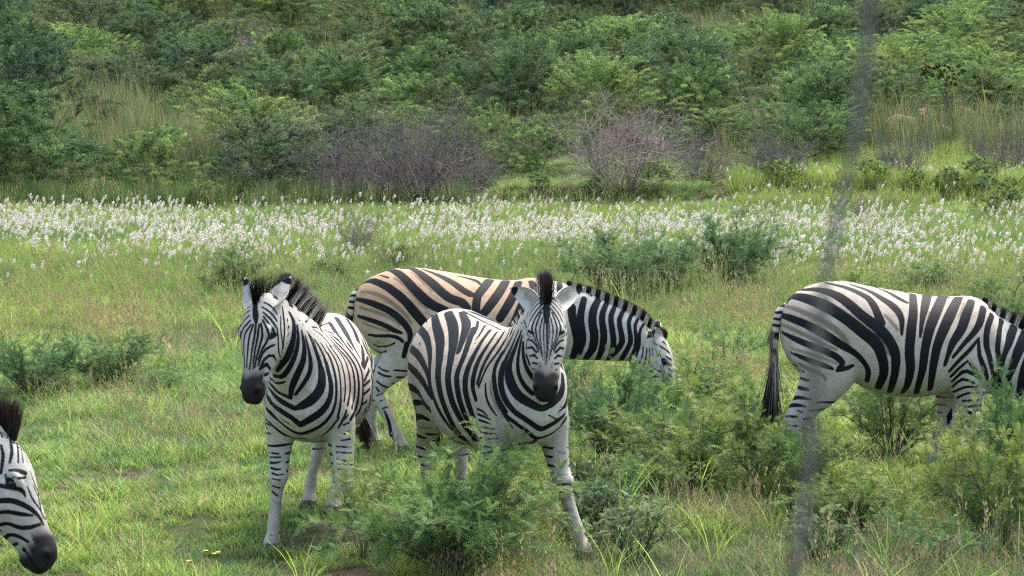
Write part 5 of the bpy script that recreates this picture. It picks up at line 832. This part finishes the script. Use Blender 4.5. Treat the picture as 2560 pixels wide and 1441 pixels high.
def twiggy(seed, h, R0, n1, col, rad=.012, up=.6):
    """leafless thicket: recursively forked twigs"""
    r = np.random.RandomState(seed); P = []; C = []
    def grow(p, d, L, q, lev):
        k = 4; pts = [p]; dd = d
        for _ in range(k): dd = unit(dd + r.normal(0, .20, 3)); pts.append(pts[-1] + dd * L / k)
        pts = np.array(pts); P.append(np.column_stack([pts, np.linspace(q, q * .6, k + 1)])); C.append(np.array(col) * (.6 + .8 * r.rand()))
        if lev == 0: return
        for _ in range(3 if lev > 1 else 4):
            i = r.randint(1, k + 1); nd = unit(dd + rvec(r, 1)[0] * .95 + np.array([0, 0, .12])); grow(pts[i], nd, L * (.50 + .25 * r.rand()), q * .55, lev - 1)
    for i in range(n1):
        a = r.rand() * 6.283; d = unit(np.array([np.cos(a) * (1.1 - up), np.sin(a) * (1.1 - up), up])); grow(np.array([np.cos(a) * .1, np.sin(a) * .1, -.05]) * (1 + r.rand() * 2), d, h * (.45 + .2 * r.rand()), rad * (.8 + .5 * r.rand()), 4)
    V, F = tubes(P, 3); CC = np.repeat(np.array(C), 15, 0)
    s = R0 / max(1e-3, np.percentile(np.abs(V[:, :2]), 97)); V[:, :2] *= s; V[:, 2] *= h / np.percentile(V[:, 2], 99)
    return V, F, CC
g_d = (.044, .090, .044); g_m = (.080, .150, .060); g_l = (.135, .225, .080); g_y = (.185, .270, .085); g_b = (.070, .122, .072)
BUSH = {}
def def_bush(kind, seed, *a, st=(5, .035), **k):
    A = crown(seed, *a, **k); r = np.random.RandomState(seed)
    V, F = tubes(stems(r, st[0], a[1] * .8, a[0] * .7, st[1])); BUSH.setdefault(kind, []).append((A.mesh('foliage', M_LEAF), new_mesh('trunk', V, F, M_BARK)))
for i in range(4): def_bush('round', 100 + i, 1.6, 2.2, .0, 560, 150, .018, [g_m, g_l, g_m, g_d], flat=.55, lumps=14, st=(5, .022))
for i in range(4): def_bush('layered', 110 + i, 1.75, 2.2, .05, 480, 170, .018, [g_m, g_l, g_l, g_y], flat=.28, lumps=15, st=(5, .022))
for i in range(3): def_bush('dark', 120 + i, 1.6, 2.3, .0, 560, 150, .018, [g_d, g_d, g_m, g_b], flat=.55, lumps=14, st=(5, .022))
for i in range(2): def_bush('greyish', 130 + i, 1.5, 2.0, .05, 420, 120, .018, [g_b, (.10, .13, .09), g_m], flat=.55, lumps=11, st=(10, .022))
for i in range(3): def_bush('low', 140 + i, .7, .75, .02, 150, 110, .013, [g_l, g_y, g_m], flat=.6, lumps=7, st=(3, .012))
DEAD = []
for i, (c, n) in enumerate([((.120, .100, .100), 40), ((.26, .21, .185), 38), ((.135, .115, .110), 34)]):
    V, F, CC = twiggy(200 + i, 2.3, 1.9, n, c, .015); me = new_mesh('branches', V, F, M_TWIG, False); cattr(me, 'col', CC); DEAD.append(me)
KIND_LABEL = {'round': 'rounded mid-green thorn bush', 'layered': 'flat-layered light green acacia bush', 'dark': 'dense dark green bush', 'greyish': 'grey-green bush with pale twigs', 'low': 'low bright green shrub'}
def put(kind, x, y, s, rz, label, cat, group, var, sz=1.0, z=None):
    root = bpy.data.objects.new({'low': 'shrub', 'round': 'thorn_bush', 'layered': 'acacia_bush', 'dark': 'thorn_bush', 'greyish': 'thorn_bush'}[kind], None); COL.objects.link(root)
    root.location = (x, y, float(hh(x, y)) if z is None else z); root.rotation_euler = (0, 0, rz); root.scale = (s, s, s * sz); root.empty_display_size = .3
    tag(root, label, cat, group)
    fo, tr = BUSH[kind][var % len(BUSH[kind])]; link('foliage', fo, root); link('trunk', tr, root); return root
def place_bushes():
    r = np.random.RandomState(77); pts = []
    # chosen bushes that stand out in the photograph: picture position of the foot, kind, width in metres
    hand = [(690, 330, 'round', 3.1, 'broad pale-topped round bush alone above the tall grass left of centre'), (390, 235, 'dark', 2.8, 'dark spreading bush behind the tall grass on the left'),
            (255, 215, 'layered', 1.9, 'small light green bush directly above the left patch of tall grass'), (110, 320, 'dark', 3.2, 'dull olive bush at the left edge beneath the first patch of tall grass'),
            (100, 485, 'round', 3.6, 'largest green bush at the foot of the hill in the left corner'), (385, 480, 'round', 2.2, 'green bush at the hill foot just right of the left corner bush'),
            (650, 440, 'layered', 3.4, 'wide green bush at the hill foot left of the leafless thicket'), (1195, 440, 'round', 2.0, 'bright green bush standing immediately right of the leafless thicket'),
            (1350, 430, 'round', 1.9, 'green bush between the bright green one and the pale dead bush'), (1320, 310, 'dark', 3.0, 'tall dark bush in the middle of the slope above the hill foot'),
            (1130, 210, 'dark', 3.6, 'broad dark green tree-like bush above the middle of the slope'), (2390, 170, 'layered', 3.0, 'flat-topped yellow-green bush high on the right slope'),
            (2380, 330, 'round', 1.5, None), (2230, 260, 'layered', 3.2, 'light green layered bush above the boulders'), (2080, 330, 'round', 2.6, 'green bush left of the boulders'),
            (1720, 240, 'greyish', 2.8, 'grey-green bush with tangled pale twigs on the right slope'), (560, 150, 'greyish', 2.6, 'grey-green bush with bare pale branches on the upper left slope'),
            (870, 300, 'layered', 2.7, 'layered green bush behind the leafless thicket')]
    for px, py, kd, w, lab in hand:
        if lab is None: continue
        x, y = ground_hit(px, py); pts.append((x, min(y, 47.2) if y < 50.5 and px < 760 else y, w / 3.0, kd, lab))
    cand = []
    for _ in range(9000):
        y = 46.2 + (118 - 46.2) * r.rand() ** .85; x = (r.rand() * 2 - 1) * (.275 * y + 3)
        if y < 49.2 and x > -1.5: continue
        if GAP(x, y) > .35: continue
        
        s = .58 + .56 * r.rand() ** 1.3; s *= 1 + .18 * (y > 85)
        if all((x - q[0]) ** 2 + ((y - q[1]) * .72) ** 2 > (1.55 * (s + q[2])) ** 2 * .58 for q in pts):
            kd = ['round', 'round', 'layered', 'layered', 'dark', 'dark', 'greyish'][r.randint(7)]
            if y < 52 and x > 3 and r.rand() < .5: kd = 'greyish'
            pts.append((x, y, s, kd, None))
        if len(pts) > 288: break
    # rows up the hill give every unnamed bush its own description
    auto = [(i, p) for i, p in enumerate(pts) if p[4] is None]; rows = {}
    for i, p in auto: rows.setdefault(int((p[1] - 48) // 5), []).append((p[0] / p[1], i))
    names = {}
    ordn = ['first', 'second', 'third', 'fourth', 'fifth', 'sixth', 'seventh', 'eighth', 'ninth', 'tenth', 'eleventh', 'twelfth', 'thirteenth', 'fourteenth', 'fifteenth', 'sixteenth', 'seventeenth', 'eighteenth', 'nineteenth', 'twentieth'] + ['twenty-%s' % q for q in ('first', 'second', 'third', 'fourth', 'fifth', 'sixth', 'seventh', 'eighth', 'ninth')]
    for rw in sorted(rows):
        for k, (_, i) in enumerate(sorted(rows[rw])):
            names[i] = '%s, %s from the left in the %s row up the hill' % (KIND_LABEL[pts[i][3]], ordn[min(k, 28)], ordn[min(rw, 19)])
    for i, (x, y, s, kd, lab) in enumerate(pts):
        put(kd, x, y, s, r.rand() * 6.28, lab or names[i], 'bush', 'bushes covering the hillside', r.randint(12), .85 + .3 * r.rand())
    print('bushes', len(pts))
    # leafless bushes at the foot of the hill
    dead = [(0, 1040, 515, 1.0, 'leafless dark grey thicket of twigs in the middle of the hill foot'), (2, 880, 515, .85, 'lower leafless grey bush leaning on the left of the big thicket'), (0, 1150, 500, .62, 'small leafless twig bush on the right of the big thicket'),
            (1, 1560, 468, .85, 'pale pinkish-brown dead bush with dense fine twigs right of centre'), (2, 1740, 458, .5, 'thin grey leafless bush right of the pale dead bush'), (2, 1950, 456, .55, 'grey leafless bush at the hill foot, left of the blurred wire'),
            (0, 2250, 450, .5, 'grey-brown leafless bush at the hill foot, right of the blurred wire'), (2, 2500, 448, .6, 'grey leafless bush at the hill foot by the right edge'), (1, 620, 150, .7, 'tangle of pale bare branches on the upper left slope')]
    for v, px, py, s, lab in dead:
        x, y = ground_hit(px, py); o = link('dead_bush', DEAD[v]); o.location = (x, y, float(hh(x, y))); o.rotation_euler = (0, 0, px); o.scale = (s, s, s)
        tag(o, lab, 'dead bush', 'leafless bushes on the hill')
    low = [(1210, 478, .55, 'small bright shrub at the left end of the grassy bank'), (1350, 472, .5, 'small shrub on the bank in front of the dark bushes'), (1640, 478, .75, 'low bright green shrub on the bank below the pale dead bush'),
           (1770, 465, .35, 'tiny green shrub on the bank top left of the wider one'), (1960, 460, .75, 'wide bright shrub on the bank left of the blurred wire'), (2180, 465, .7, 'bright shrub on the bank just right of the blurred wire'),
           (2290, 480, .6, 'dark green shrub in the long grass right of the wire'), (2370, 470, .6, 'bright shrub second from the right on the bank'), (2450, 462, .7, 'bright shrub by the right end of the bank'), (2520, 540, .9, 'green shrub among the plumes at the right edge'),
           (505, 520, .8, 'low green shrub at the hill foot behind the left end of the plumes'), (2460, 500, .6, 'brown-green shrub on the slope of the bank at the right'), (1490, 470, .4, 'little shrub on the bank beneath the pale dead bush on its left')]
    for k, (px, py, s, lab) in enumerate(low):
        x, y = ground_hit(px, py); put('low', x, y, s, px, lab, 'shrub', 'small shrubs along the grassy bank', k)
place_bushes()
# ------------------------------------------------------------------ boulders and a small tree on the right of the hill
rk = NM('rock'); rn = rk.noise(3.5, 6, rk.n('ShaderNodeTexCoord').outputs['Object'], .6); rk.l(rk.ramp(rn.outputs[0], [(.3, (.13, .075, .055)), (.5, (.24, .145, .105)), (.7, (.34, .25, .20))]), rk.b.inputs['Base Color']); rk.b.inputs['Roughness'].default_value = .9
rbp = rk.n('ShaderNodeBump'); rbp.inputs['Strength'].default_value = .6; rbp.inputs['Distance'].default_value = .05; rk.l(rn.outputs[0], rbp.inputs['Height']); rk.l(rbp.outputs[0], rk.b.inputs['Normal'])
for i, (px, py, w, lab) in enumerate([(2255, 350, .55, 'reddish boulder, roundest of the boulders on the right slope'), (2205, 335, .42, 'dark brown boulder left of the roundest one'), (2350, 345, .32, 'small brown boulder beneath the little tree'),
                                      (2312, 320, .45, 'pale grey boulder left of the little tree'), (2405, 300, .36, 'orange-brown boulder right of the little tree'), (2330, 292, .22, 'small pale boulder highest behind the little tree'), (2100, 345, .30, 'tan boulder beside the blurred wire')]):
    x, y = ground_hit(px, py); bm = bmesh.new(); bmesh.ops.create_icosphere(bm, subdivisions=4, radius=1)
    for v in bm.verts:
        nn = noise.noise(v.co * 1.3 + Vector((i * 7, 0, 0))) * .35 + noise.noise(v.co * 3.1 + Vector((i * 7, 3, 0))) * .12
        v.co *= 1 + nn; v.co.z *= .75
    me = bpy.data.meshes.new('boulder'); bm.to_mesh(me); bm.free(); me.materials.append(rk.m); me.polygons.foreach_set('use_smooth', [True] * len(me.polygons))
    o = link('boulder', me); o.location = (x, y, float(hh(x, y)) + w * .35); o.scale = (w, w * .9, w); o.rotation_euler = (0, 0, i * 1.3); tag(o, lab, 'boulder', 'boulders on the right slope')
x, y = ground_hit(2375, 340); root = bpy.data.objects.new('tree', None); COL.objects.link(root); root.location = (x, y, float(hh(x, y))); tag(root, 'little tree with a thin bare trunk and an olive crown among the boulders', 'tree')
A = crown(300, .85, 1.9, 1.15, 60, 60, .042, [(.12, .14, .05), g_m, g_l], flat=.4, lumps=6); link('crown', A.mesh('crown', M_LEAF), root); V, F = tubes(stems(np.random.RandomState(301), 5, 1.5, .5, .045)); link('trunk', new_mesh('trunk', V, F, M_BARK), root)
# ------------------------------------------------------------------ feathery shrubs among the zebras
def feathery(seed, R0, H, nst, nfr, cols, tip, up=.55, frond=.085, pin=.019, loose=0.0):
    r = np.random.RandomState(seed); A = Acc(); P = []; SP = []; SD = []; ST = []
    for i in range(nst):
        a = i / nst * 6.283 + r.normal(0, .35); reach = R0 * (.25 + .85 * r.rand() ** .7); top = H * (.55 + .5 * r.rand()) * (1.15 - .35 * reach / R0)
        t = np.linspace(0, 1, 9)[:, None]; d = np.array([np.cos(a), np.sin(a), 0])
        p = d * .03 + d * reach * t ** 1.1 + np.array([0, 0, 1]) * top * (1 - (1 - t) ** (1.5 + r.rand())) + np.cumsum(r.normal(0, .012, (9, 3)), 0)
        P.append(np.column_stack([p, np.linspace(.006, .0015, 9)]))
        for k in range(2, 9): SP.append(p[k]); SD.append(unit(p[k] - p[k - 1])); ST.append(k / 8)
        for b in range(5):                                       # side twigs
            k = r.randint(2, 8); dd = unit(unit(p[k] - p[k - 1]) * .6 + rvec(r, 1)[0] * .8 + np.array([0, 0, .25])); L = (.10 + .22 * r.rand()) * (R0 / .5) ** .5
            q = p[k] + dd * L * np.linspace(0, 1, 5)[:, None] + np.outer(np.linspace(0, 1, 5) ** 2, [0, 0, -.02]) + np.cumsum(r.normal(0, .006, (5, 3)), 0)
            P.append(np.column_stack([q, np.linspace(.0028, .001, 5)]))
            for m in range(1, 5): SP.append(q[m]); SD.append(dd); ST.append(min(1, k / 8 + .15 * m / 4))
    SP, SD, ST = np.array(SP), np.array(SD), np.array(ST)
    j = r.randint(0, len(SP), nfr); base = SP[j] + r.normal(0, .008, (nfr, 3)); d = unit(SD[j] * .5 + rvec(r, nfr) * .75 + np.array([0, 0, .28]))
    Lf = frond * (.55 + .6 * r.rand(nfr)); up_ = unit(np.array([0, 0, 1.]) + rvec(r, nfr) * .45); side = unit(np.cross(d, up_)); nn = np.cross(side, d)
    hgt = np.clip(base[:, 2] / H, 0, 1.2); ti = np.clip((ST[j] - .55) * 1.6, 0, 1) * (r.rand(nfr) < .75) * sstep(.35, .9, hgt)
    colr = mixc(r, nfr, cols, .16) * (1 - ti[:, None]) + np.array(tip) * (1 + r.normal(0, .12, (nfr, 1))) * ti[:, None]
    npair = 8; fold = r.uniform(-.1, .5, nfr)
    for k in range(npair):
        t = (k + .8) / npair; c0 = base + d * (Lf * t)[:, None] - np.array([0, 0, 1.]) * (Lf * .22 * t * t)[:, None]
        ln = pin * (.45 + .75 * math.sin(math.pi * (.15 + .8 * t))) * (Lf / frond)
        for s in (-1, 1):
            ax = unit(side * s + d * .45 + nn * fold[:, None] * .6 + rvec(r, nfr) * .10); c = c0 + ax * (ln * .5)[:, None]
            v, f = quads(c, ax * (ln * .5)[:, None], unit(np.cross(ax, nn)) * (.0019 * (1 + loose))); A.add(v, f, np.repeat(colr * (1 + .1 * r.normal(size=(nfr, 1))), 4, 0))
    v, f = quads(base + d * (Lf * .5)[:, None], d * (Lf * .5)[:, None], side * .0012); A.add(v, f, np.repeat(colr * .8, 4, 0))
    V, F = tubes(P, 4); return A.mesh('fronds', M_FEATHER), new_mesh('stems', V, F, M_BARK)
fg = [(.085, .165, .056), (.118, .215, .064), (.160, .260, .072)]; fdk = [(.066, .138, .056), (.088, .168, .060), (.122, .215, .068)]; fbl = [(.085, .145, .085), (.11, .17, .10)]
FEA = {'green': [feathery(400 + i, .5, .62, 26, 3000, fg, (.30, .36, .095)) for i in range(4)],
       'dark': [feathery(410 + i, .5, .66, 26, 3000, fdk, (.10, .17, .05)) for i in range(3)],
       'blue': [feathery(420 + i, .22, .42, 10, 700, fbl, (.16, .24, .12), loose=.9, pin=.013, frond=.06) for i in range(2)],
       'open': [feathery(430 + i, .5, .6, 12, 1100, fg, (.17, .25, .06)) for i in range(2)],
       'wide': [feathery(440, .66, .66, 44, 6000, fg, (.31, .37, .095))]}
def shrub(kind, var, px, Y, w, h, rz, label, group='feathery shrubs around the zebras'):
    x = (px - 1280) / F_PX * Y; root = bpy.data.objects.new('shrub', None); COL.objects.link(root)
    root.location = (x, Y, float(hh(x, Y)) - .01); root.rotation_euler = (0, 0, rz); b = {'blue': (.44, .42), 'wide': (1.32, .66)}.get(kind, (1.0, .62)); root.scale = (w / b[0], w / b[0], h / b[1]); root.empty_display_size = .2
    tag(root, label, 'shrub', group); fr, sm = FEA[kind][var % len(FEA[kind])]; link('fronds', fr, root); link('stems', sm, root)
for a in [
    ('wide', 0, 1140, 11.35, 1.32, .60, .3, 'large bright feathery shrub in front of the middle zebra, nearest the camera'),
    ('open', 0, 905, 11.75, .45, .50, 1.0, 'thin feathery sprig between the legs of the two facing zebras'),
    ('dark', 0, 1530, 14.2, .80, .62, 2.0, 'dark feathery shrub right of the middle zebra, below the grazing head'),
    ('green', 0, 1655, 14.8, .75, .55, .5, 'feathery shrub hiding the muzzle of the grazing zebra'),
    ('green', 1, 1740, 13.6, 1.05, .56, 1.5, 'wide low green shrub between the grazing zebra and the blurred wire'),
    ('dark', 1, 1900, 14.0, .80, .52, 2.5, 'dark green shrub just left of the right zebra hind legs'),
    ('green', 2, 2010, 13.1, .62, .50, 3.5, 'shrub around the hind hooves of the right zebra'),
    ('dark', 2, 2240, 14.8, .95, .55, 4.5, 'shrub behind and below the belly of the right zebra'),
    ('green', 3, 2150, 12.5, .72, .34, 5.5, 'shrub with pale tips in front of the belly of the right zebra'),
    ('dark', 0, 2440, 12.8, .50, .32, .9, 'shrub hiding the front hooves of the right zebra'),
    ('green', 0, 2510, 12.0, .80, .66, 1.9, 'tall feathery shrub in the lower right corner'),
    ('dark', 1, 2570, 13.0, .8, .68, 2.9, 'dark shrub on the right frame edge under the hidden zebra head'),
    ('blue', 0, 1500, 12.3, .36, .36, .2, 'blue-green weed right beside the outstretched foreleg of the middle zebra'),
    ('blue', 1, 1590, 11.7, .42, .32, 1.2, 'blue-green weed low in the grass below the dark shrub'),
    ('blue', 0, 1450, 12.6, .40, .40, 2.2, 'small pale weed behind the outstretched foreleg of the middle zebra'),
    ('blue', 1, 2060, 11.7, .35, .28, 3.2, 'small blue-green weed at the foot of the blurred wire'),
    ('dark', 2, 1825, 27.2, 1.45, .78, 3.9, 'dark shrub with a pointed top against the plumes, left of the wire'),
    ('dark', 0, 1540, 26.0, 1.6, .68, 4.9, 'wide dark shrub behind the ears and mane of the middle zebra'),
    ('dark', 1, 1680, 26.4, .9, .55, .4, 'shrub joining the two dark ones in front of the plumes'),
    ('green', 1, 990, 29.5, .75, .42, 1.4, 'small shrub above the rump of the grazing zebra, beside bare twigs'),
    ('dark', 2, 580, 26.0, .85, .48, 2.4, 'dark low shrub left of the turned head of the left zebra'),
    ('dark', 0, 280, 18.3, .95, .40, 3.4, 'dark low shrub in the grass at the left, right of its pair'),
    ('dark', 1, 60, 17.8, .95, .42, 4.4, 'dark low shrub on the left frame edge above the near zebra'),
    ('open', 1, 400, 18.0, .7, .24, 5.4, 'flat sprawling weed right of the pair of dark shrubs at the left'),
    ('green', 2, 825, 28.0, .7, .30, .6, 'small weed between the plumes and the left zebra back'),
    ('green', 3, 2160, 24.5, .9, .42, 1.6, 'weedy shrub behind the rump of the right zebra'),
    ('dark', 2, 2510, 20.5, 1.1, .62, 2.6, 'dark shrub on the right frame edge above the zebra mane'),
    ('green', 0, 2330, 26.5, 1.0, .38, 3.6, 'low weed in front of the plumes at the right'),
    ('green', 1, 1740, 17.6, .8, .38, 4.6, 'low green weed right of the grazing head'),
    ('open', 0, 1830, 19.5, .8, .40, 5.6, 'thin weed halfway between the grazing head and the right zebra rump'),
    ('open', 1, 1450, 18.0, .8, .40, 5.0, 'thin weed under the neck of the grazing zebra'),
    ('green', 2, 1600, 13.1, .60, .30, 5.1, 'low weed in front of the dark shrub right of the middle zebra'),
    ('open', 0, 2330, 11.5, .6, .30, 5.2, 'low open weed at the bottom right')]: shrub(*a)
# bare twigs standing in front of the plumes
for k, (px, Y, s, lab) in enumerate([(905, 31.0, .36, 'bare brown twig shrub in front of the plumes above the grazing rump'), (2160, 40.0, .22, 'dark bare twig standing among the plumes right of the wire')]):
    o = link('bare_shrub', DEAD[2]); x = (px - 1280) / F_PX * Y; o.location = (x, Y, float(hh(x, Y))); o.scale = (s * .55, s * .55, s); o.rotation_euler = (0, 0, 1.3 + k); tag(o, lab, 'dead shrub')
# ------------------------------------------------------------------ small yellow flowers and a thin wire close to the lens
fm = NM('petal'); fm.b.inputs['Base Color'].default_value = (.80, .55, .03, 1)
gm_ = NM('flower_stem'); gm_.b.inputs['Base Color'].default_value = (.08, .15, .03, 1)
for k, (px, py, lab) in enumerate([(514, 1388, 'yellow flower in the grass, leftmost of the row below the left zebra'), (545, 1393, 'yellow flower in the grass, rightmost of the row below the left zebra'), (535, 1399, 'yellow flower in the grass, lowest in the middle of the row'), (472, 1418, 'tiny yellow flower lowest in the grass near the near zebra'), (306, 858 , 'yellow flower beside the dark low shrub at the left')]):
    x, y = ground_hit(px, py + 45); root = bpy.data.objects.new('flower', None); COL.objects.link(root); root.location = (x, y, float(hh(x, y)) - .02); root.empty_display_size = .05
    tag(root, lab, 'flower', 'small yellow flowers'); r = np.random.RandomState(k); hgt = .14
    V, F = tubes([np.array([[0, 0, 0, .0015], [.004, 0, hgt * .5, .0013], [.002, .002, hgt, .001]])], 5); link('stem', new_mesh('stem', V, F, gm_.m), root)
    C = []; Ax = []; B = []
    for i in range(12):
        a = i / 12 * 6.283; d = np.array([np.cos(a), np.sin(a), .25]); C.append(np.array([.002, .002, hgt]) + d * .0085); Ax.append(d * .0085); B.append(np.array([-np.sin(a), np.cos(a), 0]) * .0034)
    v, f = quads(np.array(C), np.array(Ax), np.array(B)); link('petals', new_mesh('petals', v, f, fm.m), root)
wm = NM('galvanised'); wn = wm.noise(90, 3, wm.n('ShaderNodeTexCoord').outputs['Object']); wm.l(wm.ramp(wn.outputs[0], [(.35, (.115, .115, .095)), (.65, (.17, .168, .145))]), wm.b.inputs['Base Color']); wm.b.inputs['Roughness'].default_value = .9; wm.b.inputs['Specular IOR Level'].default_value = .1
YW = .42; top = at(2172, 0, YW); bot = at(1975, 1441, YW); d = (bot - top); P = []
for t in np.linspace(-.25, 1 + (bot.z + .02) / abs(d.z), 160):
    p = top + d * t; P.append((p.x + .0012 * math.sin(t * 9), p.y, p.z, .0011 + .00010 * math.sin(t * 31) + .00008 * math.sin(t * 83)))
P = np.array(P); V, F = tubes([P], 8); wo_ = link('wire', new_mesh('wire', V, F, wm.m)); tag(wo_, 'thin grey wire slanting down close to the lens, blurred, right of centre', 'wire')
